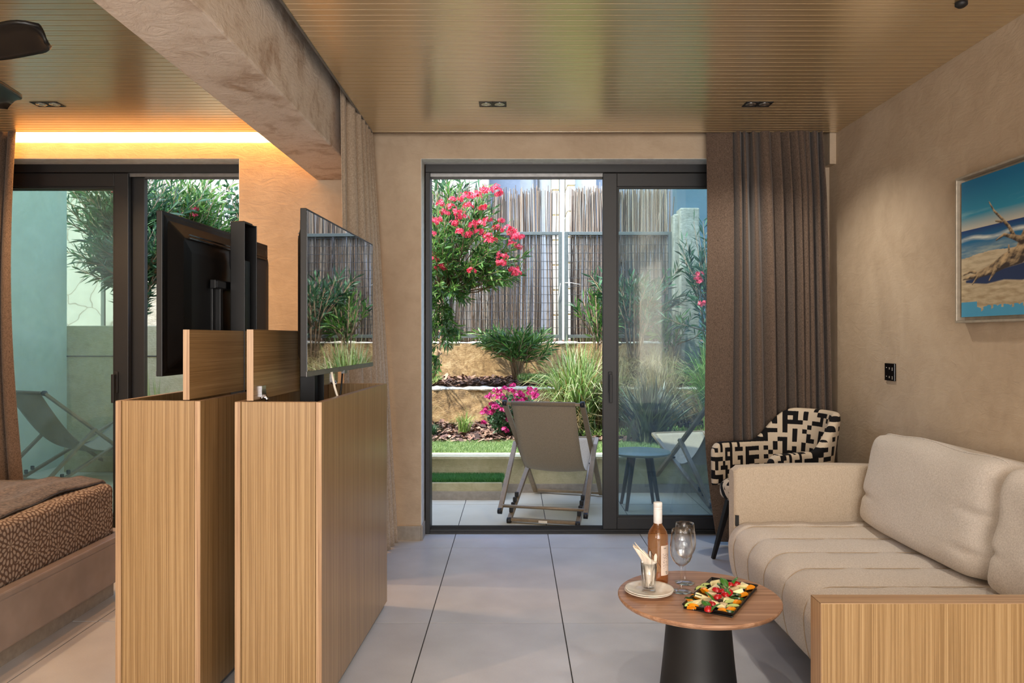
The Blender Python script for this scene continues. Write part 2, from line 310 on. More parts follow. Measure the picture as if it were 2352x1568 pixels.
# ------------------------------------------------------------------ mesh tools
class MB:
    def __init__(s, T=None): s.v = []; s.f = []; s.uv = []; s.sm = []; s.T = T
    def add(s, vs, fs, smooth=False, uvs=None):
        o = len(s.v); s.v += [tuple(v) for v in vs]
        s.uv += (uvs if uvs else [(0, 0)]*len(vs))
        for f in fs: s.f.append([i+o for i in f]); s.sm.append(smooth)
        return s
    def box(s, x0, x1, y0, y1, z0, z1, R=None):
        vs = [(x, y, z) for z in (z0, z1) for y in (y0, y1) for x in (x0, x1)]
        if R is not None: vs = [R @ Vector(v) for v in vs]
        return s.add(vs, [(0, 2, 3, 1), (4, 5, 7, 6), (0, 1, 5, 4), (1, 3, 7, 5), (3, 2, 6, 7), (2, 0, 4, 6)])
    def bar(s, a, b, w, h, up=(0, 0, 1), w2=None, h2=None):
        a = Vector(a); b = Vector(b); d = (b-a).normalized(); u = d.cross(Vector(up))
        if u.length < 1e-4: u = d.cross(Vector((1, 0, 0)))
        u.normalize(); n = u.cross(d).normalized(); w2 = w if w2 is None else w2; h2 = h if h2 is None else h2; vs = []
        for p, ww, hh in ((a, w, h), (b, w2, h2)):
            for i, j in ((-1, -1), (1, -1), (1, 1), (-1, 1)): vs.append(p+u*i*ww/2+n*j*hh/2)
        return s.add(vs, [(0, 1, 2, 3), (4, 7, 6, 5), (0, 4, 5, 1), (1, 5, 6, 2), (2, 6, 7, 3), (3, 7, 4, 0)])
    def tube(s, pts, r, n=8, cap=True, smooth=True):
        pts = [Vector(p) for p in pts]; k = len(pts); rs = r if isinstance(r, (list, tuple)) else [r]*k; vs = []; ref = None
        for i, p in enumerate(pts):
            d = (pts[min(i+1, k-1)]-pts[max(i-1, 0)]).normalized()
            if ref is None: ref = Vector((0, 0, 1)) if abs(d.z) < .9 else Vector((1, 0, 0))
            u = d.cross(ref).normalized(); ref = u.cross(d).normalized()
            for j in range(n):
                t = 2*PI*j/n; vs.append(p+(u*math.cos(t)+ref*math.sin(t))*rs[i])
        fs = [(i*n+j, i*n+(j+1) % n, (i+1)*n+(j+1) % n, (i+1)*n+j) for i in range(k-1) for j in range(n)]
        if cap: fs += [tuple(range(n))[::-1], tuple((k-1)*n+j for j in range(n))]
        return s.add(vs, fs, smooth)
    def lathe(s, prof, n=32, c=(0, 0, 0), close=True, smooth=True):
        vs = []; k = len(prof)
        for r, z in prof:
            for j in range(n): t = 2*PI*j/n; vs.append((c[0]+r*math.cos(t), c[1]+r*math.sin(t), c[2]+z))
        fs = [(i*n+j, i*n+(j+1) % n, (i+1)*n+(j+1) % n, (i+1)*n+j) for i in range(k-1) for j in range(n)]
        if close: fs += [tuple(range(n))[::-1], tuple((k-1)*n+j for j in range(n))]
        return s.add(vs, fs, smooth)
    def grid(s, fn, nu, nv, uvf=None, smooth=True, wrapu=False, wrapv=False):
        vs = []; uvs = []
        for i in range(nu):
            for j in range(nv):
                a = i/(nu if wrapu else nu-1); b = j/(nv if wrapv else nv-1); vs.append(fn(a, b)); uvs.append(uvf(a, b) if uvf else (a, b))
        fs = []
        for i in range(nu if wrapu else nu-1):
            for j in range(nv if wrapv else nv-1):
                i2 = (i+1) % nu; j2 = (j+1) % nv; fs.append((i*nv+j, i2*nv+j, i2*nv+j2, i*nv+j2))
        return s.add(vs, fs, smooth, uvs)
    def poly(s, pts, t, R=None):   # prism: pts 2-D outline in x,z ; thickness t in y
        n = len(pts); vs = [(x, -t/2, z) for x, z in pts]+[(x, t/2, z) for x, z in pts]
        if R is not None: vs = [R @ Vector(v) for v in vs]
        return s.add(vs, [tuple(range(n)), tuple(range(2*n-1, n-1, -1))]+[(i, i+n, (i+1) % n+n, (i+1) % n) for i in range(n)])
    def build(s, name, mat, parent=None, bevel=0, seg=2, label=None, kind=None, uv=False, sub=0, fixn=True):
        me = bpy.data.meshes.new(name); me.from_pydata(s.v, [], s.f)
        me.polygons.foreach_set('use_smooth', s.sm)
        if uv:
            l = me.uv_layers.new(name='UVMap'); idx = np.zeros(len(me.loops), dtype=np.int32); me.loops.foreach_get('vertex_index', idx)
            l.data.foreach_set('uv', np.array(s.uv, dtype=np.float32)[idx].ravel())
        if fixn:
            bm = bmesh.new(); bm.from_mesh(me); bmesh.ops.recalc_face_normals(bm, faces=bm.faces); bm.to_mesh(me); bm.free()
        me.materials.append(M[mat] if isinstance(mat, str) else mat)
        o = bpy.data.objects.new(name, me); COL.objects.link(o); o.parent = parent
        if bevel:
            b = o.modifiers.new('b', 'BEVEL'); b.width = bevel; b.segments = seg; b.limit_method = 'ANGLE'; b.harden_normals = False
        if sub: q = o.modifiers.new('s', 'SUBSURF'); q.levels = sub; q.render_levels = sub
        if label: o['label'] = label
        if kind: o['kind'] = kind
        return o
def fast(name, V, F, mat, parent=None, kind=None, smooth=False):
    V = np.asarray(V, dtype=np.float32); F = np.asarray(F, dtype=np.int32); k = F.shape[1]
    me = bpy.data.meshes.new(name); me.vertices.add(len(V)); me.vertices.foreach_set('co', V.ravel())
    me.loops.add(F.size); me.loops.foreach_set('vertex_index', F.ravel()); me.polygons.add(len(F))
    me.polygons.foreach_set('loop_start', np.arange(0, F.size, k, dtype=np.int32))
    me.update(calc_edges=True); me.materials.append(M[mat])
    o = bpy.data.objects.new(name, me); COL.objects.link(o); o.parent = parent
    if kind: o['kind'] = kind
    return o
def empty(name, loc=(0, 0, 0), rz=0, label=None, cat=None, group=None, kind=None):
    o = bpy.data.objects.new(name, None); COL.objects.link(o); o.location = loc; o.rotation_euler = (0, 0, rz); o.empty_display_size = .1
    return tag(o, label, cat, group, kind)
def tag(o, label=None, cat=None, group=None, kind=None):
    if label: o['label'] = label
    if cat: o['category'] = cat
    if group: o['group'] = group
    if kind: o['kind'] = kind
    return o
def dup(o, parent=None):
    c = o.copy(); COL.objects.link(c); c.parent = parent
    for ch in [x for x in bpy.data.objects if x.parent == o and x is not c]:
        dup(ch, c)
    return c
def struct(o): o['kind'] = 'structure'; return o
# ================================================================== ROOM SHELL
WY, XR, XL, ZC, YC = 4.74, 1.994, -4.75, 2.55, 4.61      # back wall, side walls, ceiling height and its far edge
OX0, OX1, BX0, BX1, OZ, WT = -.593, 1.70, -4.14, -1.744, 2.417, .31
# --- floor: concrete bed with single tiles laid on it
fl = struct(MB().box(XL-.2, XR+.2, -3.1, 5.05, -.12, -.0025).build('floor', 'grout'))
def tiles(parent, xs, ys, mat, z0=-.012, z1=0.0, gap=.0052, kinds=None):
    cache = {}
    for x0, x1 in zip(xs[:-1], xs[1:]):
        for y0, y1 in zip(ys[:-1], ys[1:]):
            wx, wy = round(x1-x0, 3), round(y1-y0, 3)
            if wx < .01 or wy < .01: continue
            if (wx, wy) not in cache:
                o = MB().box(-wx/2+gap/2, wx/2-gap/2, -wy/2+gap/2, wy/2-gap/2, z0, z1).build('tile', mat, parent)
                cache[(wx, wy)] = o.data
            else:
                o = bpy.data.objects.new('tile', cache[(wx, wy)]); COL.objects.link(o); o.parent = parent
            o.location = ((x0+x1)/2, (y0+y1)/2, 0)
def steps(a, b, first, st):
    s = [a]; x = first
    while x < b-.02:
        if x > a+.02: s.append(x)
        x += st
    return s+[b]
tiles(fl, steps(-1.0, XR, -.384-.601, .601), steps(-3.0, 5.05, 4.562-7.2, 1.2), 'tile_inside')
tiles(fl, steps(XL, -1.0, -1.885-.6*5, .6), steps(-3.0, 5.05, 3.38-7.2, 1.2), 'tile_inside')
# --- walls
wb = MB()
wb.box(BX1, OX0, WY, WY+WT, 0, 2.8).box(OX1, XR+.25, WY, WY+WT, 0, 2.8).box(XL-.2, BX0, WY, WY+WT, 0, 2.8)
wb.box(OX0, OX1, WY, WY+WT, OZ, 2.8).box(BX0, BX1, WY, WY+WT, OZ, 2.8)
wb.box(1.955, XR, WY-.10, WY, 2.36, 2.8)
struct(wb.build('wall_back', 'plaster_wall'))
struct(MB().box(XR, XR+.25, -3.1, WY, 0, 2.8).build('wall_right', 'plaster_wall'))
struct(MB().box(XL-.2, XL, -3.1, WY, 0, 2.8).build('wall_left', 'plaster_wall'))
struct(MB().box(XL-.2, XR+.25, -3.3, -3.1, 0, 2.8).build('wall_rear', 'plaster_wall'))
struct(MB().box(-1.255, -.955, -3.1, WY, 2.28, 2.8).build('ceiling_beam', 'plaster_beam', bevel=.008))
plain('reveal_lit', rgb(206, 206, 204), .6)  # pale lining puts the daylit edge of the reveals into its colour
struct(MB().box(OX0-.0005, OX0+.003, WY+.001, 4.885, .092, OZ).box(OX0, OX1, WY+.001, 4.885, OZ-.003, OZ+.0005).build('lit_lining_1', 'reveal_lit'))
struct(MB().box(BX0, BX1, WY+.001, 4.885, OZ-.003, OZ+.0005).box(BX1-.003, BX1+.0005, WY+.001, 4.885, .092, OZ).build('lit_lining_2', 'reveal_lit'))
# --- ceiling: slab above, boards below it
ce = struct(MB().box(XL-.2, XR+.25, -3.3, WY+WT, 2.80, 2.95).build('ceiling', 'plaster_wall'))
MB().box(-.872, XR, -3.1, YC, 2.562, 2.60).build('backing_board', 'groove_dark', ce)
MB().box(XL, -1.255, -3.1, YC, 2.562, 2.60).build('backing_board', 'groove_dark', ce)
PW, PG = .0505, .0034
for (x0, x1) in ((-.875, XR), (XL, -1.255)):
    me = None
    k = 0; y = YC
    while y > 2.25:
        if me is None:
            o = MB().box(x0, x1, -PW/2+PG/2, PW/2-PG/2, ZC, ZC+.012).build('plank', 'ceiling_wood', ce, bevel=.0012, seg=1); me = o.data
        else:
            o = bpy.data.objects.new('plank', me); COL.objects.link(o); o.parent = ce
            bb = o.modifiers.new('b', 'BEVEL'); bb.width = .0012; bb.segments = 1
        o.location = (0, y-PW/2, 0); y -= PW; k += 1
    mb = MB()
    while y > -3.0:
        mb.box(x0, x1, y-PW+PG/2, y-PG/2, ZC, ZC+.012); y -= PW
    mb.build('plank_field', 'ceiling_wood', ce, kind='stuff', fixn=False)
MB().box(-.884, -.874, -3.0, YC, 2.546, 2.60).build('edge_trim', 'grey_trim', ce)
MB().box(-.875, XR, YC, YC+.006, 2.549, 2.60).build('edge_trim', 'ceiling_wood', ce)
MB().box(XL, -1.255, YC, YC+.006, 2.549, 2.603).build('edge_trim', 'ceiling_wood', ce)
led = MB().box(XL+.1, -1.27, 4.445, 4.46, 2.708, 2.716).build('cove_light_strip', 'led_glow')
tag(led, 'warm LED strip glowing in the cove above the bedroom sliding door', 'light')
MB().box(XL+.1, -1.27, 4.43, 4.475, 2.716, 2.80).build('housing', 'grey_trim', led)
# --- baseboards
struct(MB().box(-.94, OX0, WY-.012, WY, 0, .092).box(OX0-.0, OX0+.012, WY-.012, WY+.13, 0, .092).build('baseboard_back', 'stone_base', bevel=.002))
struct(MB().box(BX1-.012, -1.30, WY-.012, WY, 0, .092).build('baseboard_back', 'stone_base', bevel=.002))
struct(MB().box(XR-.012, XR, -3, WY, 0, .092).build('baseboard_right', 'stone_base', bevel=.002))

# ================================================================== SLIDING DOORS
FD = 4.885        # inner face of the frames
def door(name, x0, x1, panels, label):
    r = empty(name, ((x0+x1)/2, FD, 0)); r['kind'] = 'structure'; r['label'] = label
    a, b = x0-(x0+x1)/2, x1-(x0+x1)/2
    f = MB(); f.box(a, b, 0, .13, OZ-.055, OZ).box(a, a+.03, 0, .13, 0, OZ-.055).box(b-.03, b, 0, .13, 0, OZ-.055)
    f.build('frame', 'frame_metal', r, bevel=.003)
    for zz in (0.0,):
        t = MB().box(a+.03, b-.03, 0, .13, 0, .012)
        for yy in (.012, .05, .088, .120): t.box(a+.03, b-.03, yy, yy+.006, .012, .026)
        t.build('sill_track', 'frame_metal', r)
    t = MB()
    for yy in (.03, .075, .115): t.box(a+.03, b-.03, yy, yy+.004, OZ-.078, OZ-.055)
    t.build('head_track', 'grey_trim', r)
    for (p0, p1, yy, g, handle) in panels:
        p0 -= (x0+x1)/2; p1 -= (x0+x1)/2
        st = .092; y0, y1 = yy, yy+.042
        pr = empty('sliding_panel'); pr.parent = r
        q = MB(); q.box(p0, p0+st, y0, y1, .028, OZ-.058).box(p1-st, p1, y0, y1, .028, OZ-.058)
        q.box(p0+st, p1-st, y0, y1, .028, .105).box(p0+st, p1-st, y0, y1, OZ-.145, OZ-.058)
        q.build('panel_frame', 'frame_metal', pr, bevel=.003)
        q = MB(); e = .012
        q.box(p0+st, p0+st+e, y0+.01, y1-.01, .105, OZ-.145).box(p1-st-e, p1-st, y0+.01, y1-.01, .105, OZ-.145)
        q.box(p0+st+e, p1-st-e, y0+.01, y1-.01, .105, .105+e).box(p0+st+e, p1-st-e, y0+.01, y1-.01, OZ-.145-e, OZ-.145)
        q.build('glazing_bead', 'black_matte', pr)
        MB().box(p0+st+e, p1-st-e, y0+.02, y0+.026, .105+e, OZ-.145-e).build('glass_pane', g, pr)
        if handle is not None:
            hx = handle-(x0+x1)/2
            hh = MB().box(hx-.012, hx+.012, y0-.014, y0, .92, 1.06)
            hh.box(hx-.007, hx+.007, y0-.05, y0-.012, 1.02, 1.045).box(hx-.009, hx+.009, y0-.056, y0-.04, .86, 1.045)
            hh.build('handle', 'black_matte', pr, bevel=.003)
    return r
sx = lambda px: (px-CX)*(FD+.06)/FPX
d1 = door('door_1', OX0+.01, OX1+.02, [(sx(1383), OX1-.01, .012, 'glass_clear', sx(1399))], 'wide dark framed sliding glass door open to the sunny garden terrace')
MB().box(OX0-.01+.02-d1.location.x, OX0+.03-d1.location.x, .03, .05, .10, .112).build('latch_stud', 'black_matte', d1)
door('door_2', BX0-.01, BX1+.01, [(sx(303)-1.24, sx(303), .012, 'glass_green', sx(277)), (sx(330)-1.24, sx(330), .072, 'glass_plain', None)], 'dark framed sliding glass door beside the bed with the cove light over it')

# ================================================================== CURTAINS
# brown drape gathered beside the living room door
def curtain_brown():
    top, bot = 2.60, .02
    xs_l = lambda t: 1.193+.02*math.sin(t*5)-.01+.075*max(0, t-.75)*4*.9*(t > .75)-.03*math.sin(PI*t)*.5
    def fn(a, b):
        t = b; z = top+(bot-top)*b
        x0 = 1.185+.008*math.sin(t*6); x1 = 1.905+.075*t
        if t > .72: x0 += .07*((t-.72)/.28)**1.5
        if a < .2: q = a/.2*.225; ph = .25*math.sin(a/.2*PI*2.0); amp = .012
        else:
            u = (a-.2)/.8; q = .225+u*.775; ph = math.sin(u*2*PI*10.5+.6*math.sin(t*2.2+u*7)+1.2*math.sin(u*9)); amp = (.040+.034*min(1, t*6))*(1-.25*math.sin(t*3+u*5)*.5)
        x = x0+(x1-x0)*q
        if a >= .2: x += .016*math.cos(((a-.2)/.8)*2*PI*10.5*1.0+.6*math.sin(t*2.2))*min(1, (a-.2)*12)
        y = 4.632+ph*amp*(1 if a >= .2 else 1)+.012*math.sin(a*23+t*3)*.5
        if a > .97: x = min(x, 1.985)
        return (min(x, 1.988), y, z)
    return MB().grid(fn, 300, 40).build('curtain', 'curtain_brown', fixn=False)
c = curtain_brown(); s = c.modifiers.new('s', 'SOLIDIFY'); s.thickness = .003
tag(c, 'heavy brown drape gathered in folds between the glass door and the patterned armchair', 'curtain')
def curtain_beige():
    top, bot = 2.62, .015
    def fn(a, b):
        t = b; z = top+(bot-top)*b
        Y = 3.925+.775*a*(1-.0*t)-.03*t*(1-a)
        wv = math.sin(a**1.35*2*PI*7+.9*math.sin(t*2.5+a*4))*(.007+.028*min(1, a*3))*(.8+.5*t)
        x = -.918+.012*math.sin(a*3)+t*(.03+.125*a)+wv
        return (x, Y+.01*math.cos(a*2*PI*7), z)
    return MB().grid(fn, 220, 36).build('curtain', 'curtain_beige', fixn=False)
c = curtain_beige(); s = c.modifiers.new('s', 'SOLIDIFY'); s.thickness = .003
tag(c, 'pale beige drape hanging from the slot beside the plastered beam', 'curtain')
def curtain_bed():
    def fn(a, b):
        t = b; z = 2.60-2.58*b
        x1 = -3.085-.055*math.sin(PI*min(1, t*1.15))+.03*t
        x = -3.75+(x1+3.75)*a; ph = math.sin(a*2*PI*8+.5*math.sin(t*3+a*5))
        return (x+.01*math.cos(a*2*PI*8), 4.63+.035*ph, z)
    return MB().grid(fn, 180, 30).build('curtain', 'curtain_brown', fixn=False)
c = curtain_bed(); s = c.modifiers.new('s', 'SOLIDIFY'); s.thickness = .003
tag(c, 'brown drape at the bedroom sliding door behind the bed', 'curtain')

# ================================================================== RECESSED LIGHTS, FAN, SWITCH, PICTURE
def downlight(px, lab):
    p = G(px, 239, ZC) if False else P(px, 239, (ZC-H)*FPX/(CY-239))
    r = empty('recessed_downlight', (p.x, p.y, ZC), 0, lab, 'light', 'twin recessed downlights in the board ceilings')
    w, d = .074, .042
    MB().box(-w, w, -d, -d+.003, -.003, .012).box(-w, w, d-.003, d, -.003, .012).box(-w, -w+.003, -d, d, -.003, .012).box(w-.003, w, -d, d, -.003, .012).box(-.002, .002, -d, d, -.003, .012).build('trim_frame', 'black_matte', r)
    MB().box(-w+.003, w-.003, -d+.003, d-.003, -.0015, .0005).build('housing', 'black_gloss', r)
    for sx_ in (-1, 1):
        mb = MB(); mb.lathe([(.030, -.0018), (.026, -.0035), (.018, -.0045), (.010, -.0035), (.008, -.0022)], 20, (sx_*.0365, 0, 0))
        mb.build('reflector', 'steel', r)
    return r
downlight(1132, 'twin recessed downlight in the glossy ceiling straight above the open doorway')
downlight(1740, 'twin recessed downlight in the ceiling near the top of the brown drape')
downlight(110, 'twin recessed downlight in the bedroom ceiling next to the fan')
r = tag(MB().lathe([(.022, 0), (.022, -.012), (.012, -.02), (.003, -.021)], 20, (1.69, 2.83, ZC)).build('ceiling_sensor', 'black_matte'), 'small black round sensor on the ceiling above the sofa', 'sensor')
# fan
fan = empty('ceiling_fan', (-2.10, 2.70, 2.30), 0, 'black ceiling fan with broad blades under the bedroom ceiling', 'fan')
MB().lathe([(.012, .25), (.012, .06), (.07, .05), (.085, .02), (.085, -.03), (.06, -.055), (.01, -.06)], 32).build('motor_hub', 'fan_black', fan)
MB().lathe([(.06, .25), (.055, .20), (.013, .19)], 24).build('ceiling_mount', 'fan_black', fan)
def blade(ang):
    def fn(a, b):
        rr = .07+a*.49; wd = .04+.072*math.sin(min(1, a*1.6)*PI/2)
        if a > .84: wd *= math.sqrt(max(0, 1-((a-.84)/.165)**2))
        off = (b-.5)*wd*2-(.03*a)
        z = .012*(1-(2*b-1)**2)-(b-.5)*.05
        return Vector((rr, off*.62, z))
    R = Matrix.Rotation(ang, 4, 'Z'); m = MB()
    m.grid(lambda a, b: R @ fn(a, b), 24, 10)
    o = m.build('blade', 'fan_black', fan, fixn=False); s = o.modifiers.new('s', 'SOLIDIFY'); s.thickness = .012
for k in range(3): blade(-.33+k*2*PI/3)
# switch
sw = empty('light_switch', (XR, 3.96, 1.10), 0, 'black glass touch switch plate on the plastered wall above the sofa', 'switch')
MB().box(-.010, 0, -.052, .052, -.046, .046).build('plate', 'black_gloss', sw, bevel=.002)
m = MB()
for i, yy in enumerate((-.030, 0, .030)):
    for zz in (-.022, .024):
        for k in range(i+1): m.box(-.0108, -.0100, -yy-.003, -yy+.003, zz-.003-k*.006, zz-.0+ -k*.006)
m.build('touch_mark', 'paper', sw, kind='stuff')
# picture
PY0, PY1, PZ0, PZ1 = 3.31, 2.36, 1.345, 1.985
pic = empty('framed_picture', (XR, (PY0+PY1)/2, (PZ0+PZ1)/2), 0, 'beach painting of pale driftwood by blue surf in a silver floater frame', 'picture')
hw, hh = (PY0-PY1)/2, (PZ1-PZ0)/2
f = MB(); t = .010
f.box(-.045, 0, -hw, hw, hh-t, hh).box(-.045, 0, -hw, hw, -hh, -hh+t).box(-.045, 0, -hw, -hw+t, -hh+t, hh-t).box(-.045, 0, hw-t, hw, -hh+t, hh-t).box(-.006, 0, -hw, hw, -hh, hh)
plain('silver_wood', rgb(172, 160, 142), .4, .3); f.build('frame', 'silver_wood', pic, bevel=.002)
def paint():
    cw, chh = hw-.026, hh-.026; nu, nv = 420, 300
    U, V = np.meshgrid(np.linspace(0, 1, nu), np.linspace(0, 1, nv), indexing='ij')   # u from the far edge, v up
    S = U*2*cw
    rng = np.random.default_rng(3)
    def fbm(x, y, f, seed, oc=4):
        r = np.random.default_rng(seed); o = np.zeros_like(x); a = 1
        for k in range(oc):
            for q in range(4):
                t1, ph = r.uniform(0, 6.28, 2); o += a*np.sin((x*np.cos(t1)+y*np.sin(t1))*f*6.28+ph+2*np.sin(f*3*(x*np.sin(t1)-y*np.cos(t1))+ph))
            a *= .55; f *= 2.1
        return o/6
    L = lambda a, b, t: a+(b-a)*np.clip(t, 0, 1)[..., None]
    c = lambda *v: np.array(rgb(*v)[:3])
    col = L(c(196, 190, 172), c(40, 138, 168), (V-.64)/.10); col = L(col, c(14, 104, 146)[None, None]*np.ones_like(col), (V-.74)/.22)
    st = fbm(S*1.2+V*.3, V*6, 1.5, 5); k = np.clip(1-abs(V-.75-.05*S)/.05, 0, 1)*np.clip(st*1.2, 0, 1); col = L(col, c(150, 190, 196)*np.ones_like(col), k*.6)
    hor = .637
    sea = L(c(10, 48, 108)*np.ones_like(col), c(18, 104, 148)*np.ones_like(col), (hor-V)/.08)
    fo = fbm(S*1.5, V*9, 2.2, 8)
    wave = np.clip(1-abs(V-(.565+.012*np.sin(S*22)))/.022, 0, 1)*(.6+.6*fo)
    sea = L(sea, c(222, 226, 214)*np.ones_like(col), wave*1.3)
    wet = np.clip((.54-V)/.06, 0, 1)*np.clip(.55+fo*.7, 0, 1); sea = L(sea, c(176, 186, 172)*np.ones_like(col), wet*.8)
    col = np.where((V < hor)[..., None], sea, col)
    shore = .43+.03*np.sin(S*6)+.008*fo
    sand = L(c(200, 184, 152)*np.ones_like(col), c(160, 140, 108)*np.ones_like(col), .5+fbm(S*2, V*7, 3, 12)*.8-(V-.2)*1.5)
    col = np.where((V < shore)[..., None], sand, col)
    # shadow and driftwood
    def pathd(pts):
        D = np.full(U.shape, 9.); TT = np.zeros(U.shape); n = len(pts)-1
        for i in range(n):
            (x0, y0, r0), (x1, y1, r1) = pts[i], pts[i+1]; dx, dy = x1-x0, y1-y0
            tt = np.clip(((S-x0)*dx+(V*2*chh-y0)*dy)/(dx*dx+dy*dy+1e-9), 0, 1)
            dd = np.hypot(S-x0-dx*tt, V*2*chh-y0-dy*tt)-(r0+(r1-r0)*tt); m = dd < D; D = np.where(m, dd, D)
            TT = np.where(m, (V*2*chh-y0-dy*tt)/(r0+(r1-r0)*tt+1e-6), TT)
        return D, TT
    Hh = 2*chh
    z2 = lambda zx, zy, r: ((3.284-FPX*1.97/((2150+zx*.287)-CX)), Hh*(1-(zy-(330-(zx-185)*.337))/((1390-(zx-185)*.054)-(330-(zx-185)*.337))), r)
    D, T = pathd([z2(260, 1105, .003), z2(420, 1085, .016), z2(560, 1040, .02), z2(704, 1020, .03), (.62, .2, .03), (.75, .17, .01)])
    col = L(c(24, 44, 84)*np.ones_like(col), col, D/.006)
    paths = [[z2(230, 1088, .002), z2(330, 1060, .014), z2(450, 1010, .026), z2(560, 940, .038), z2(690, 880, .05), (.46, .33, .055), (.60, .26, .04), (.74, .2, .012)],
             [(.46, .37, .03), z2(704, 770, .020), z2(645, 750, .013), z2(600, 665, .009), z2(540, 600, .007), z2(480, 540, .005), z2(440, 470, .002)],
             [z2(645, 750, .012), z2(560, 728, .007), z2(498, 772, .002)], [z2(540, 625, .006), z2(492, 620, .002)],
             [z2(360, 1050, .010), z2(305, 1125, .002)], [z2(330, 1030, .008), z2(290, 1025, .006), z2(236, 1052, .002)],
             [z2(490, 1010, .012), z2(440, 1095, .002)], [z2(600, 860, .008), z2(598, 815, .004)], [(.46, .38, .02), (.60, .46, .012), (.72, .56, .003)]]
    gr = fbm(S*1.0+V*1.3, V*2.5-S*2, 5, 21)
    for pth in paths:
        pth = [(x_, y_, r_*.72) for x_, y_, r_ in pth]; D, T = pathd(pth); wc = L(c(52, 40, 34)*np.ones_like(col), c(200, 172, 130)*np.ones_like(col), .38+.5*T+gr*.8)
        col = L(wc, col, D/.003)
    drip = .09+.02*np.sqrt(np.abs(np.sin(S*60+np.sin(S*31))))-.03*(np.sin(S*97) > .8)-.03*np.clip(1-abs(S-.14)/.03, 0, 1)
    col = np.where((V < np.where(S < .11, .11, drip*.72))[..., None], c(70, 150, 186), col)
    col = np.clip(col, 0, 1)
    me_v = np.stack([np.full(U.shape, -.032), cw-S, (V*2-1)*chh], -1).reshape(-1, 3)
    idx = np.arange(nu*nv).reshape(nu, nv); F = np.stack([idx[:-1, :-1], idx[:-1, 1:], idx[1:, 1:], idx[1:, :-1]], -1).reshape(-1, 4)
    o = fast('canvas', me_v, F, 'canvas_print', pic)
    ca = o.data.color_attributes.new('col', 'FLOAT_COLOR', 'POINT')
    ca.data.foreach_set('color', np.concatenate([col.reshape(-1, 3), np.ones((nu*nv, 1))], 1).astype(np.float32).ravel())
    MB().box(-.031, -.004, -cw, cw, -chh, chh).build('stretcher', 'paper', pic)
paint()

# screen: dark glossy glass
m_, nt_, b_ = newmat('screen_glass'); b_.inputs['Roughness'].default_value = .02; b_.inputs['Base Color'].default_value = rgb(10, 10, 12)
b_.inputs['IOR'].default_value = 2.3; b_.inputs['Specular IOR Level'].default_value = .8; b_.inputs['Coat Weight'].default_value = 1.0; b_.inputs['Coat Roughness'].default_value = .0
MATS['screen_glass'] = m_
# ================================================================== TV LIFT CABINETS
def cabinet(nx, ny, rz, mirror, lab):
    """near inner corner frame: local x across (0..W), y along (0..L)"""
    r = empty('lift_cabinet', (nx, ny, 0), rz, lab, 'cabinet', 'oak lift cabinets for the televisions')
    W, L, Z, t = .298, 1.05, 1.063, .020
    MB().box(0, t, 0, L, .022, Z).build('side_panel', 'oak_z', r, bevel=.0012, seg=1)
    MB().box(W-t, W, 0, L, .022, Z).build('side_panel', 'oak_z', r, bevel=.0012, seg=1)
    MB().box(t+.0015, W-t-.0015, .0015, t, .022, Z).build('front_panel', 'oak_z', r, bevel=.001, seg=1)
    MB().box(t+.001, W-t-.001, L-t, L, .022, Z).build('back_panel', 'oak_z', r, bevel=.001, seg=1)
    MB().box(-.0002, t-.001, -.0006, 0, .022, Z-.0008).box(W-t+.001, W+.0002, -.0006, 0, .022, Z-.0008).build('edge_band', 'edge_z', r)
    MB().box(-.0, t, 0, L, Z, Z+.0006).box(W-t, W, 0, L, Z, Z+.0006).box(t+.002, W-t-.002, .002, t, Z, Z+.0006).box(t+.002, W-t-.002, L-t, L, Z, Z+.0006).build('top_edge_band', 'edge_y', r)
    MB().box(.012, W-.012, .012, L-.012, 0, .022).build('plinth', 'grey_trim', r)
    MB().box(t, W-t, t, L-t, .30, .32).build('inner_shelf', 'black_matte', r)
    lx = .040 if not mirror else W-.040-.022
    z0 = Z-.02
    MB().box(lx, lx+.022, .004, L-.004, Z+.004, Z+.246).build('lid', 'oak_y', r, bevel=.001, seg=1)
    MB().box(lx-.0003, lx+.0223, .0034, .004, Z+.004, Z+.246).build('lid_edge_band', 'edge_z', r)
    for yy in (.085, L-.10):
        hx = lx+.022 if not mirror else lx
        sgn = 1 if not mirror else -1
        h = MB().box(min(hx, hx+sgn*.006), max(hx, hx+sgn*.006), yy-.02, yy+.02, Z+.012, Z+.05)
        h.tube([(hx+sgn*.006, yy, Z+.02), (hx+sgn*.016, yy, Z+.005), (hx+sgn*.012, yy, Z-.02)], .006, 8)
        h.tube([(hx+sgn*.004, yy-.018, Z+.008), (hx+sgn*.004, yy+.018, Z+.008)], .005, 8)
        h.build('hinge', 'chrome', r)
    return r
RZ = -2.3*PI/180
cabR = cabinet(-.950, 2.54, RZ, False, 'oak lift cabinet facing the living room, its screen turned to the sofa')
cabL = cabinet(-1.379, 2.585, RZ, True, 'oak lift cabinet beside the bed, under the screen seen from its back')
def lift(cab, cx, lab):
    base = cab.matrix_basis
    r = empty('lift_column', cab.location, RZ, lab, 'lift', 'black screen lifts')
    m = MB()   # channel open towards +x
    y0, y1 = .47, .60
    m.box(cx-.03, cx+.03, y0, y0+.004, .32, 1.755).box(cx-.03, cx+.03, y1-.004, y1, .32, 1.755).box(cx-.03, cx-.026, y0, y1, .32, 1.755)
    m.build('channel', 'black_plastic', r, bevel=.002)
    MB().box(cx-.026, cx+.012, y0+.03, y1-.03, .32, 1.60).build('inner_rail', 'black_plastic', r)
    MB().box(cx-.026, cx+.028, y0+.004, y1-.004, 1.748, 1.753).box(cx-.02, cx+.02, y0+.02, y1-.02, 1.753, 1.760).build('top_cap', 'black_plastic', r, bevel=.002)
    return r
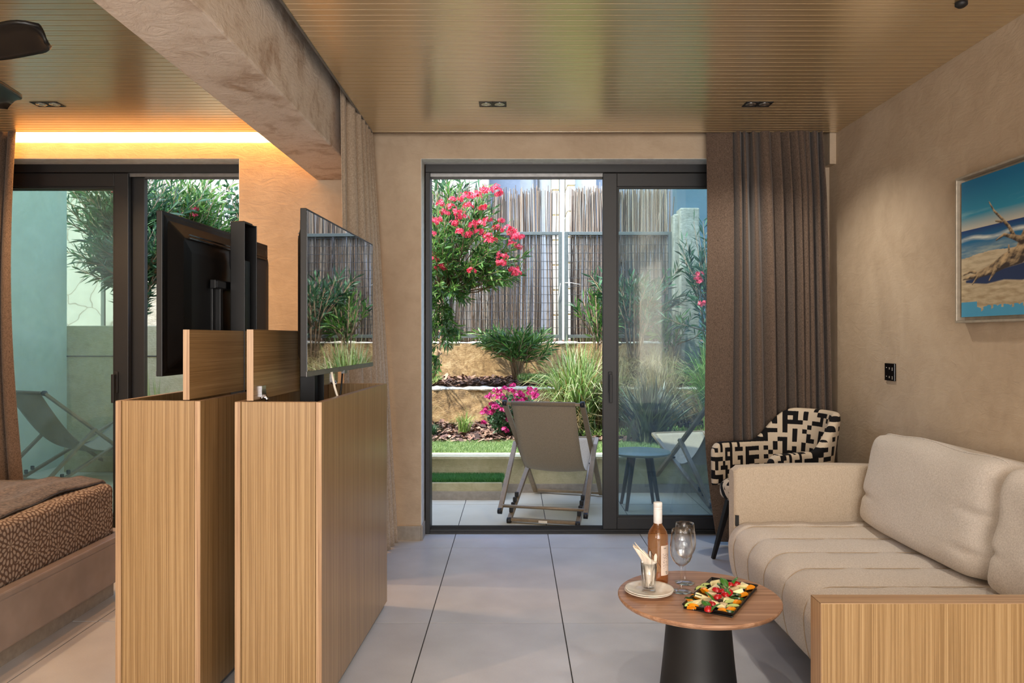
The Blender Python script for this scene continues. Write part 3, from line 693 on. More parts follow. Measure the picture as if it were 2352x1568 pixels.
def tv(cab, xb, face, lab):
    """xb: local x of the screen plane; face=+1 screen looks to +x"""
    r = empty('television', cab.location, RZ, lab, 'television', 'flat screen televisions')
    y0, y1, z0, z1 = .085, 1.10, 1.143, 1.735; s = face
    X = lambda a, b: (min(xb+s*a, xb+s*b), max(xb+s*a, xb+s*b))
    a, b = X(-.022, 0); MB().box(a, b, y0, y1, z0, z1).build('frame', 'black_plastic', r, bevel=.002)
    # swollen back cover
    m = MB(); ins = .085
    def lay(k, x): return [(x, y0+k, z0+k*.8), (x, y1-k, z0+k*.8), (x, y1-k, z1-k), (x, y0+k, z1-k)]
    vs = lay(.006, xb-s*.022)+lay(.03, xb-s*.026)+lay(ins, xb-s*.058)+lay(ins+.05, xb-s*.064)
    fs = [(0, 1, 2, 3), (12, 13, 14, 15)]+[(k*4+i, k*4+(i+1) % 4, (k+1)*4+(i+1) % 4, (k+1)*4+i) for k in range(3) for i in range(4)]
    m.add(vs, fs).build('back_cover', 'black_plastic', r, bevel=.012, seg=4)
    a, b = X(-.0001, .0010); MB().box(a, b, y0+.008, y1-.008, z0+.020, z1-.008).build('screen', 'screen_glass', r)
    a, b = X(0, .0018); MB().box(a, b, y0+.001, y1-.001, z0+.001, z0+.019).build('lower_bezel', 'grey_trim', r)
    a, b = X(-.01, .004); MB().box(a, b, (y0+y1)/2-.022, (y0+y1)/2+.022, z0-.010, z0+.004).build('sensor_stub', 'grey_trim', r)
    # mount: plate, uprights and cross rail
    xm = xb-s*.066; X2 = lambda a, b: (min(xm-s*a, xm-s*b), max(xm-s*a, xm-s*b)); m = MB()
    a, b = X2(-.004, .006); m.box(a, b, .38, .73, 1.22, 1.50)
    a, b = X2(.004, .026); m.box(a, b, .36, .72, 1.475, 1.51).box(a, b, .405, .43, 1.16, 1.50).box(a, b, .665, .69, 1.16, 1.50)
    m.build('mount_plate', 'black_plastic', r, bevel=.002)
    a, b = X2(.026, .030); m = MB().box(a, b, .37, .70, 1.48, 1.505); m.build('mount_rail', 'grey_trim' if s > 0 else 'black_gloss', r)
    m = MB()
    for (ya, yb, zz) in ((.20, .98, z1-.075),):
        for k in range(2): a, b = X2(-.004-.0, .001+.001*k); m.box(a, b, ya, yb, zz-k*.012, zz-k*.012+.005)
    m.build('vent', 'black_gloss', r)
    m = MB()
    xx = xm-s*.014
    m.tube([(xx, .53, 1.64), (xx, .535, 1.58), (xx-s*.008, .54, 1.52)], .006, 6).tube([(xx, .55, 1.64), (xx, .55, 1.57), (xx-s*.008, .56, 1.51)], .006, 6)
    m.tube([(xx-s*.02, .58, 1.44), (xx-s*.03, .62, 1.36), (xx-s*.03, .64, 1.28), (xx-s*.02, .63, 1.15)], .006, 6)
    m.build('cable', 'black_matte', r)
    return r
lift(cabR, .098, 'black lift column standing out of the cabinet behind the glossy screen')
lift(cabL, .232, 'black open lift column behind the screen that shows its back')
tv(cabR, .218, 1, 'television with a glossy screen reflecting the garden, raised above its cabinet')
tv(cabL, .098, -1, 'television seen from its black back with a bracket, raised by the bed')
cb = tag(MB().tube([(-.70, 2.86, 1.15), (-.69, 2.87, 1.09), (-.675, 2.86, 1.05), (-.665, 2.84, .9)], .0045, 8).build('power_cable', 'paper'), 'pale power cable hanging under the glossy screen into the oak cabinet', 'cable')
cb = tag(MB().tube([(-.74, 3.22, 1.15), (-.745, 3.22, 1.08), (-.75, 3.2, 1.0), (-.76, 3.2, .8)], .004, 8).build('power_cable', 'black_matte'), 'black cable hanging under the glossy screen into the oak cabinet', 'cable')

# ================================================================== BED
bed = empty('bed_base', (-2.8, 2.4, 0), 0, 'painted platform bed base with a raised rim and recessed plinth', 'bed')
bx = -2.8
m = MB(); 
m.box(-3.7-bx, -1.93-bx, 1.2-2.4, 3.80-2.4, .095, .295); m.build('platform', 'bed_paint', bed, bevel=.012, seg=3)
MB().box(-1.985-bx, -1.93-bx, 1.2-2.4, 3.80-2.4, .29, .318).box(-3.7-bx, -1.93-bx, 3.73-2.4, 3.80-2.4, .29, .318).build('rim', 'bed_paint', bed, bevel=.006)
MB().box(-3.6-bx, -2.0-bx, 1.3-2.4, 3.73-2.4, 0, .095).build('plinth', 'stone_base', bed)
mt = MB().box(-3.6, -1.985, 1.25, 3.72, .298, .562).build('mattress', 'mattress_print', bevel=.035, seg=5)
tag(mt, 'thick mattress printed with beige petals on brown, on the painted bed base', 'mattress')
def blanket():
    # lies over the mattress, hangs down its far end; near edge runs obliquely
    def fn(a, b):
        x = -3.62+a*(3.62-2.055); y = 1.3+b*(3.77-1.3)
        e = -2.055+.018*math.sin(y*7)
        x = -3.62+a*(e+3.62)
        z = .575+.006*math.sin(x*9+y*4)+.005*math.sin(y*17+x*3)
        wr = .010*math.exp(-((x+2.35-.06*math.sin(y*2))/.04)**2)+.008*math.exp(-((x+2.16)/.03)**2)
        z += wr
        k = max(0, (y-3.66)/.11)
        if k > 0: z -= .22*min(1, k)**2*1.0; y = 3.70+.055*min(1, k)**.5
        if a > .93: z -= .012*((a-.93)/.07)**2
        return (x, y, z)
    o = MB().grid(fn, 90, 120).build('blanket', 'blanket_fabric', fixn=False); s = o.modifiers.new('s', 'SOLIDIFY'); s.thickness = .012; s.offset = 1
    p = MB().tube([Vector(fn(1.0, b/60))+Vector((.002, 0, .002)) for b in range(61)], .005, 6).build('piping', 'black_matte', o)
    return o
tag(blanket(), 'dark quilted bed throw spread over the top of the patterned mattress', 'blanket')
# ================================================================== SOFA
SD, SN = 3.50, 1.99          # seat: far and near end
sofa = empty('sofa', (1.5, 2.8, 0), 0, 'long beige fabric sofa with a channel-stitched seat along the plastered wall', 'sofa')
ox, oy = 1.5, 2.8
seams = [3.41-.2065*k for k in range(8)]
def seat():
    prof = []   # x,z,nx,nz from the wall to the front, round the edge, down
    zt, xf, zb, R = .430, 1.0, .185, .10
    for i in range(16): prof.append((1.80-(1.80-(xf+R))*i/15, zt-.0, 0, 1))
    for i in range(1, 13): a = PI/2*i/12; prof.append((xf+R-R*math.sin(a), zt-R+R*math.cos(a), -math.sin(a), math.cos(a)))
    for i in range(1, 9): t = i/8; prof.append((xf+.022*t*t, zt-R-(zt-R-zb)*t, -1, 0))
    for i in range(1, 5): a = PI/2*i/4; prof.append((xf+.022+.03*math.sin(a), zb-.02*(1-math.cos(a)), -math.cos(a), -math.sin(a)))
    prof.append((1.8, zb-.02, 0, -1))
    ys = []
    e = [SD]+seams+[SN]
    for a, b in zip(e[:-1], e[1:]):
        if a-b < .01: continue
        n = 14
        for k in range(n): ys.append((a+(b-a)*k/n, k/n, (a-b)))
    ys.append((SN, 0, .2))
    vs = []; uv = []
    for (y, f, wd) in ys:
        puff = .010*(1-abs(2*f-1)**3.0)*min(1, wd/.15)
        for (x, z, nx, nz) in prof:
            wv = .003*math.sin(x*21+y*9)+.002*math.sin(x*47-y*23)
            pf = puff*(1 if z > .2 else .3)+wv*(nz > .5)
            crown = .012*math.sin(PI*min(1, max(0, (x-1.0)/.75))) if nz > .5 else 0
            vs.append((x+nx*pf-ox, y-oy, z+nz*pf+crown*0-0.012)); uv.append((x, y))
    k = len(prof); fs = [(i*k+j, (i+1)*k+j, (i+1)*k+j+1, i*k+j+1) for i in range(len(ys)-1) for j in range(k-1)]
    fs += [tuple(range(k)), tuple((len(ys)-1)*k+j for j in range(k))[::-1]]
    o = MB().add(vs, fs, True, uv).build('seat_cushion', 'sofa_fabric', sofa)
    # piping in each seam
    m = MB()
    for s_ in seams:
        if s_ <= SN+.02: continue
        m.tube([(x+nx*.0022-ox, s_-oy, z+nz*.0022-.012) for (x, z, nx, nz) in prof[:-1]], .0015, 5)
    m.build('stitching', 'stitch_tan', o)
plain('stitch_tan', rgb(176, 156, 130), .9)
seat()
def rounded(name, x0, x1, y0, y1, z0, z1, mat, par, r=.03, bow=0, label=None):
    o = MB().box(x0, x1, y0, y1, z0, z1).build(name, mat, par, bevel=r, seg=5, label=label)
    for p in o.data.polygons: p.use_smooth = True
    return o
def arm():
    # padded board across the far end, its top edge gently bowed
    def fn(a, b):
        x = 1.03+a*(1.90-1.03); t = b*2*PI; top = .672+.012*math.sin(PI*a)-.010*(a < .02)
        hy, hz = .052, (top-.20)/2
        c_, s_ = math.cos(t), math.sin(t); y = 3.555+hy*math.copysign(abs(c_)**.35, c_); z = .20+hz+hz*math.copysign(abs(s_)**.16, s_)
        sh = 1-(.25*max(0, 1-a/.03)**2)
        return (x-ox, 3.555+(y-3.555)*sh-oy, .20+hz+(z-.20-hz)*(1-.03*max(0, 1-a/.03)**2))
    m = MB().grid(fn, 60, 40, wrapv=True)
    n0 = len(m.v); m.f.append(list(range(40))[::-1]); m.sm.append(False); m.f.append([59*40+j for j in range(40)]); m.sm.append(False)
    m.build('armrest', 'sofa_arm_fabric', sofa)
    MB().box(1.035-ox, 1.05-ox, 3.50-oy, 3.515-oy, .40, .45).build('bracket', 'black_matte', sofa)
arm()
rounded('backrest', 1.755-ox, 1.965-ox, SN+.002-oy, 3.50-oy, .17, .808, 'sofa_arm_fabric', sofa, .035)
MB().box(1.10-ox, 1.93-ox, SN+.05-oy, 3.46-oy, .10, .17).build('base_frame', 'black_matte', sofa)
for x, y in ((1.14, 3.40), (1.14, 2.10), (1.88, 3.40), (1.88, 2.10)):
    MB().tube([(x-ox, y-oy, 0), (x-ox, y-oy, .12)], .02, 12).build('leg', 'leg_black', sofa)
def cushion(y0, y1, xb, tilt, h, lab, seed):
    r = empty('sofa_cushion', (xb, (y0+y1)/2, .425), 0, lab, 'cushion', 'loose back cushions of the sofa')
    w = (y1-y0); T = .20
    def fn(u, v, side):
        a, b = 2*u-1, 2*v-1
        k = max(0, (1-abs(a)**9))**.42*max(0, (1-abs(b)**8))**.42
        d = side*T/2*k
        d += side*k*(.004*math.sin(a*4+seed)+.003*math.sin(b*5+a*2+seed)+.0012*math.sin(a*9+seed)*math.sin(b*8))
        # creases pulling in from the corners
        for (ca, cb_) in ((-1, -.55), (1, -.35), (.9, -1), (-1, .1)):
            q = math.hypot((a-ca)*.8, (b-cb_)*3.2); d -= side*k*.022*math.exp(-(q/.22)**2)
        yy = a*w/2*(1-.035*(1-abs(b)**2)*abs(a)**6-.055*abs(a)**5*abs(b)**9)-.004*math.sin(b*9); zz = (b+1)/2*h*(1-.0)-.022*(abs(a)**14)*b**5+.004*(1-a*a)*b+.006*math.sin(a*6+seed)*(b > 0)*b
        # lean back towards the wall
        x = T/2-d; return (x*math.cos(tilt)+zz*math.sin(tilt), yy, zz*math.cos(tilt)-x*math.sin(tilt)*.3+.012)
    m = MB(); 
    m.grid(lambda u, v: fn(u, v, 1), 64, 40); m.grid(lambda u, v: fn(u, v, -1), 64, 40)
    o = m.build('cover', 'sofa_fabric', r)
    bm = bmesh.new(); bm.from_mesh(o.data); bmesh.ops.remove_doubles(bm, verts=bm.verts, dist=.0015); bmesh.ops.recalc_face_normals(bm, faces=bm.faces); bm.to_mesh(o.data); bm.free()
    pts = [fn(0, v/30, 1) for v in range(31)]+[fn(u/30, 1, 1) for u in range(1, 31)]+[fn(1, 1-v/30, 1) for v in range(1, 31)]
    pts = [Vector(p)+Vector((-.012, 0, .0)) for p in pts]
    MB().tube(pts, .0035, 6).build('piping', 'stitch_tan' if False else 'sofa_fabric', o)
    return r
cushion(2.545, 3.475, 1.545, .19, .425, 'beige back cushion leaning beside the far armrest of the sofa', 0.3)
cushion(2.00, 2.505, 1.535, .17, .425, 'beige back cushion at the sofa end next to the oak partition', 2.1)
# oak partition closing the sofa's near end
pt = empty('oak_partition', (1.39, 1.95, 0), 0, 'low oak veneered partition with mitred edges closing the end of the sofa', 'partition')
x0, x1, y0, y1 = .785-1.39, XR-1.39-.004, 1.918-1.95, 1.983-1.95
MB().box(x0+.001, x1, y0, y1, .0, .5985).build('panel', 'oak_z', pt)
MB().box(x0, x0+.0012, y0+.0, y1, 0, .5995).build('side_edge', 'edge_z', pt)
MB().box(x0, x1, y0-.0003, y1, .5985, .600).build('top_edge', 'edge_x', pt)

# ================================================================== PATTERNED ARMCHAIR
ac = empty('armchair', (1.453, 4.214, 0), math.atan2(-.36, -.93), 'tub armchair in black and cream blocky pattern on black splayed legs before the brown drape', 'armchair')
ac.scale = (.86, .86, 1)
def shell():
    def path(a):
        if a < .24: t = a/.24; return (.27-.27*t, .275+.012*math.sin(PI*t), 0)
        if a > .76: t = (1-a)/.24; return (.27-.27*t, -.275-.012*math.sin(PI*t), 0)
        t = (a-.24)/.52*PI; return (-.34*math.sin(t)**.85, .275*math.cos(t), math.sin(t))
    def fn(a, b):
        x, y, bk = path(a); e = .005; xa, ya, _ = path(max(0, a-e)); xb, yb, _ = path(min(1, a+e))
        tx, ty = xb-xa, yb-ya; l = math.hypot(tx, ty); nx, ny = -ty/l, tx/l     # outward? fixed below
        if nx*x+ny*y < 0 and bk > .05: nx, ny = -nx, -ny
        if bk <= .05: nx, ny = 0, (1 if y > 0 else -1)
        q = max(0, min(1, (bk-.12)/.75)); q = q*q*(3-2*q)
        ztop = .672+.192*q-.02*max(0, (x-.2)/.07); zb = .425
        endr = min(1, min(a, 1-a)/.03); th = .034*(.35+.65*math.sqrt(max(0, 1-(1-endr)**2)))
        t = b*2*PI; c_, s_ = math.cos(t), math.sin(t)
        o = th*math.copysign(abs(c_)**.6, c_); hz = (ztop-zb)/2*(.90+.10*endr); z = (zb+hz)+hz*math.copysign(abs(s_)**.22, s_)
        lean = (.07*bk+.012)*max(0, (z-.42)/.45)
        return (x+nx*(o+lean), y+ny*(o+lean), z)
    def uvf(a, b): return (a*1.55, math.sin(b*2*PI)*.27+(.7 if math.cos(b*2*PI) < 0 else 0))
    m = MB().grid(fn, 90, 36, uvf, wrapv=True)
    # uv wrap is continuous enough: use world-like coordinates instead
    m.uv = []
    for i in range(90):
        for j in range(36):
            a, b = i/89, j/36; x, y, z = fn(a, b); m.uv.append((a*1.42, z))
    m.f.append(list(range(36))[::-1]); m.sm.append(True); m.f.append([89*36+j for j in range(36)]); m.sm.append(True)
    return m.build('shell', 'block_weave', ac, uv=True)
shell()
def cushion_seat():
    def fn(a, b):
        t = a*2*PI; c_, s_ = math.cos(t), math.sin(t); rx = .335 if c_ > 0 else .25
        ex = math.copysign(abs(c_)**.7, c_)*rx; ey = math.copysign(abs(s_)**.7, s_)*.245
        ph = b*PI; k = math.sin(ph)**.35; z = .425+.066*math.copysign(abs(math.cos(ph))**.6, math.cos(ph))
        return (ex*k, ey*k, z)
    m = MB().grid(fn, 48, 20, None, wrapu=True); m.uv = [(v[0]*.97+.3*(v[2]-.4), v[1]+v[2]) for v in m.v]
    m.build('seat', 'block_weave', ac, uv=True)
cushion_seat()
for sx_ in (1, -1):
    for sy_ in (1, -1):
        MB().bar((.19*sx_, .19*sy_, .375), (.275*sx_, .262*sy_, 0), .040, .034, (0, 1, 0), .024, .022).build('leg', 'leg_black', ac, bevel=.003)
MB().bar((.19, -.19, .365), (.19, .19, .365), .03, .022).bar((-.19, -.19, .365), (-.19, .19, .365), .03, .022).bar((-.19, .19, .365), (.19, .19, .365), .03, .022).bar((-.19, -.19, .365), (.19, -.19, .365), .03, .022).build('under_frame', 'leg_black', ac)

# ================================================================== COFFEE TABLE AND WHAT STANDS ON IT
TX, TY, TZ, TR = .629, 2.56, .40, .273
ct = empty('coffee_table', (TX, TY, 0), 0, 'round coffee table with a thin oak top on a flared black pedestal', 'table')
MB().lathe([(.001, TZ-.022), (TR-.022, TZ-.022), (TR-.006, TZ-.016), (TR, TZ-.008), (TR, TZ-.003), (TR-.003, TZ), (.001, TZ)], 96, close=False, smooth=False).build('tabletop', 'table_wood', ct)
MB().lathe([(.142, 0), (.142, .006), (.138, .012), (.118, .20), (.106, .34), (.104, TZ-.0225), (.001, TZ-.0225)], 64).build('pedestal', 'black_matte', ct)
def vessel(name, prof, th, mat, par, n=40):
    """thin-walled turned glass: outer profile, then inner wall back down"""
    k = len(prof); inner = []
    for i in range(k-1, -1, -1):
        r, z = prof[i]; inner.append((max(.0008, r-th), z+(th*1.2 if r < th*2 else 0)))
    return MB().lathe(prof+inner, n, close=False).build(name, mat, par)
pl = G(1490, 1362, TZ)
for k in range(2):
    z = TZ+k*.006
    pr = [(.001, z), (.046, z), (.050, z+.003), (.078, z+.0105), (.0825, z+.0115), (.083, z+.013), (.0815, z+.014), (.075, z+.0125), (.052, z+.0065), (.047, z+.0048), (.001, z+.0045)]
    o = MB().lathe(pr, 56, (pl.x+.002*k, pl.y-.002*k, 0), close=False).build('side_plate', 'white_ceramic')
    tag(o, ['white side plate on the coffee table, the lower of two stacked', 'white side plate on the coffee table, the upper of two, under the tumbler'][k], 'plate', 'stacked side plates')
tx, ty, tz = pl.x-.001, pl.y-.008, TZ+.0114
tu = empty('tumbler', (tx, ty, tz), 0, 'clear tumbler holding a napkin and cutlery on the white plates', 'glass')
prof = [(.001, 0), (.0235, 0), (.0245, .002), (.0255, .05), (.0275, .098)]
inn = [(.0262, .098), (.0242, .05), (.0225, .013), (.001, .011)]
MB().lathe(prof+inn, 40, close=False).build('body', 'glass_vessel', tu)
def napkin():
    def fn(a, b):
        t = a*2*PI; r = .003+.021*b**.8+.017*max(0, b-.6)/.4
        fold = 1+.10*math.sin(t*5+b*2)+.05*math.sin(t*9)
        top = .115+.030*(-math.cos(t))**1 if True else 0
        z = .014+b*(top)
        sh = -.016*max(0, b-.45)/.55
        return (r*fold*math.cos(t)+sh, r*fold*math.sin(t)*.8, z)
    m = MB().grid(fn, 60, 24, wrapu=True)
    def fn2(a, b):
        t = (a*.75+.5)*2*PI; r = .002+.019*b**.8+.013*max(0, b-.6)/.4
        return (r*math.cos(t)-.016*max(0, b-.45)/.55, r*math.sin(t)*.8, .016+b*(.118+.034*(-math.cos(t))))
    m.grid(fn2, 40, 20)
    o = m.build('napkin', 'paper', None, fixn=False); o.location = (tx, ty, tz); s = o.modifiers.new('s', 'SOLIDIFY'); s.thickness = .0012
    tag(o, 'white paper napkin folded into a cone inside the tumbler', 'napkin')
napkin()
for i, (dx, dy, hz, lb, mt_) in enumerate(((-.013, -.006, .141, 'steel cutlery handle standing in the napkin nearest the napkin tip', 'steel'), (.004, -.004, .138, 'steel cutlery handle standing in the middle of the napkin', 'steel'), (.014, .006, .126, 'pale slim handle standing in the napkin beside the bottle', 'paper'))):
    m = MB(); R = Matrix.Translation((tx+dx, ty+dy, tz)) @ Matrix.Rotation(.09*(i-1), 4, 'Y')
    m.grid(lambda a, b: R @ Vector(((.0032+.0028*a-.0045*max(0, a-.93)/.07*.9)*math.cos(b*2*PI), .0016*math.sin(b*2*PI), .018+a*(hz-.018))), 24, 12, wrapv=True)
    o = m.build('cutlery_handle', mt_, fixn=False); tag(o, lb.replace('nearest', 'next to'), 'cutlery', 'cutlery in the tumbler')
# bottle
def lab():
    m, nt, b = newmat('label_paper'); v = coords(nt); n = noise(nt, coords(nt, (1, 1, 1)), 260, 3, .6)
    sp = N(nt, 'ShaderNodeSeparateXYZ'); nt.links.new(v, sp.inputs[0])
    band = math_n(nt, 'MULTIPLY', math_n(nt, 'LESS_THAN', math_n(nt, 'ABSOLUTE', math_n(nt, 'SUBTRACT', sp.outputs[2], .085)), .028), math_n(nt, 'GREATER_THAN', sp.outputs[0], .010))
    dots = math_n(nt, 'MULTIPLY', math_n(nt, 'GREATER_THAN', n, .60), band)
    nt.links.new(ramp(nt, dots, [(.4, rgb(232, 212, 196)), (.6, rgb(120, 84, 76))]), b.inputs['Base Color']); b.inputs['Roughness'].default_value = .7
    MATS['label_paper'] = m
lab()
bp = G(1511, 1337, TZ)
bo = empty('wine_bottle', (bp.x, bp.y, TZ), 0, 'bottle of rose wine with white screw cap and pale label on the coffee table', 'bottle')
MB().lathe([(.001, .010), (.02, .006), (.031, 0), (.0355, .002), (.0365, .008), (.0365, .158), (.0355, .172), (.031, .186), (.023, .198), (.0165, .207), (.0145, .215), (.0142, .235), (.001, .235)], 64, close=False).build('body', 'rose_wine', bo)
MB().lathe([(.0144, .214), (.0156, .216), (.0156, .262), (.0150, .2625), (.0150, .264), (.0157, .265), (.0157, .270), (.0150, .271), (.0157, .272), (.0157, .286), (.0145, .289), (.001, .289)], 40, close=False).build('screw_cap', 'screw_cap', bo)
MB().grid(lambda a, b: (.0370*math.sin(.12+a*1.9), -.0370*math.cos(.12+a*1.9), .035+b*.106), 30, 4).build('label', 'label_paper', bo, fixn=False)
m = MB()
for i, (a0, w_, z) in enumerate(((.42, .05, .130), (.50, .03, .130), (.56, .05, .130), (.64, .05, .130), (.60, .30, .047), (.64, .28, .043), (.68, .22, .039))):
    m.grid(lambda a, b: (.0373*math.sin(a0+a*w_), -.0373*math.cos(a0+a*w_), z+b*(.003 if z > .1 else .0016)), 4, 2)
m.build('lettering', 'black_matte', bo, fixn=False, kind='stuff')
def wineglass(p, lb):
    r = empty('wine_glass', (p.x, p.y, TZ+.0004), 0, lb, 'glass', 'wine glasses on the coffee table')
    outer = [(.001, 0), (.033, 0), (.0345, .0010), (.034, .0022), (.02, .004), (.009, .008), (.0045, .014), (.0036, .03), (.0034, .075), (.0042, .083), (.009, .089), (.020, .097), (.030, .108), (.0365, .124), (.039, .142), (.0385, .160), (.0355, .185), (.0320, .215)]
    inner = [(.0312, .215), (.0347, .185), (.0377, .160), (.0382, .142), (.0357, .124), (.0292, .109), (.0195, .0985), (.009, .0915), (.001, .089)]
    MB().lathe(outer+inner, 48, close=False).build('body', 'glass_vessel', r)
wineglass(G(1565, 1358, TZ), 'empty wine glass on the coffee table, in front, beside the fruit tray')
wineglass(G(1573, 1338, TZ), 'empty wine glass on the coffee table, partly hidden behind the other glass')
# tray
A_, B_, C_, D_ = G(1570, 1386, TZ+.013), G(1682, 1412, TZ+.013), G(1737, 1345, TZ+.013), G(1638, 1327, TZ+.013)
tc_ = (A_+B_+C_+D_)/4; ax_ = ((C_-B_)+(D_-A_)).normalized(); ang = math.atan2(ax_.y, ax_.x)
tl, tw = ((C_-B_).length+(D_-A_).length)/4, ((B_-A_).length+(C_-D_).length)/4
tr = empty('serving_tray', (tc_.x, tc_.y, TZ), ang, 'rectangular black tray of fruit and cheese on the coffee table', 'tray')
m = MB(); m.box(-tl, tl, -tw, tw, .0, .005).build('base', 'black_gloss', tr, bevel=.002)
m = MB()
rim = lambda k, z: [(-tl+k, -tw+k, z), (tl-k, -tw+k, z), (tl-k, tw-k, z), (-tl+k, tw-k, z)]
vs = rim(.003, .004)+rim(-.004, .016)+rim(-.001, .0165)+rim(.008, .006)
m.add(vs, [(k*4+i, k*4+(i+1) % 4, (k+1)*4+(i+1) % 4, (k+1)*4+i) for k in range(3) for i in range(4)]).build('rim', 'black_gloss', tr, bevel=.001)
# food
plain('cheese', rgb(240, 226, 168), .45, ns=60); plain('cheese_rind', rgb(240, 236, 222), .6); plain('banana', rgb(236, 214, 170), .5, ns=90)
plain('orange_flesh', rgb(242, 150, 24), .3, ns=120); plain('orange_peel', rgb(236, 116, 10), .4); plain('berry_red', rgb(176, 14, 22), .2, ns=60)
plain('berry_core', rgb(240, 120, 90), .35); plain('herb_leaf', rgb(60, 116, 34), .4); plain('green_peel', rgb(40, 78, 28), .25); plain('green_flesh', rgb(186, 200, 120), .4)
FP = lambda zx, zy: (1560+zx*.08503, 1300+zy*.08503)
food = {
 'cheese_wedge': [(930, 390, .9), (930, 550, .2), (620, 760, 2.6), (450, 940, 3.4), (1680, 480, .5), (1540, 640, .1), (1300, 850, .7), (1050, 980, 2.2)],
 'banana_slice': [(880, 690, 0), (1190, 760, 1), (1200, 1010, 2), (1260, 500, 0), (780, 860, 1), (1500, 560, 2)],
 'strawberry_half': [(1380, 450, .3), (1540, 440, 1.3), (1160, 640, .4), (1040, 780, 1.9), (880, 970, .9), (790, 1110, 2.8), (1340, 680, 2), (1010, 600, 1), (1240, 720, .3)],
 'orange_piece': [(1930, 570, .4), (1750, 750, .6), (1570, 950, .7), (1180, 1180, 2.8), (1410, 1150, .5), (290, 950, 2), (460, 800, 2.4), (370, 1060, 2.9), (850, 850, 1), (680, 640, 2.2)],
 'herb_leaf': [(1220, 370, 2.0), (1170, 520, 2.4), (840, 750, 2.3), (730, 940, 2.0), (950, 1050, .2), (1310, 600, 1.4), (1470, 360, .6)],
 'green_apple_slice': [(720, 480, .6), (600, 560, .4), (1800, 560, .3), (1510, 700, 2.5), (1540, 820, 2.8), (1380, 930, .4), (1460, 1050, .2), (1270, 1130, 2.6), (560, 790, 2.7), (320, 860, 2.2), (320, 1010, .3)]}
say = {'cheese_wedge': ('pale cheese wedge', 'cheese'), 'banana_slice': ('round cream banana slice', 'fruit'), 'strawberry_half': ('shiny red strawberry half', 'fruit'),
       'orange_piece': ('orange segment', 'fruit'), 'herb_leaf': ('small bright herb leaf', 'herb'), 'green_apple_slice': ('dark-skinned green slice', 'fruit')}
ORD = ['first', 'second', 'third', 'fourth', 'fifth', 'sixth', 'seventh', 'eighth', 'ninth', 'tenth', 'eleventh']
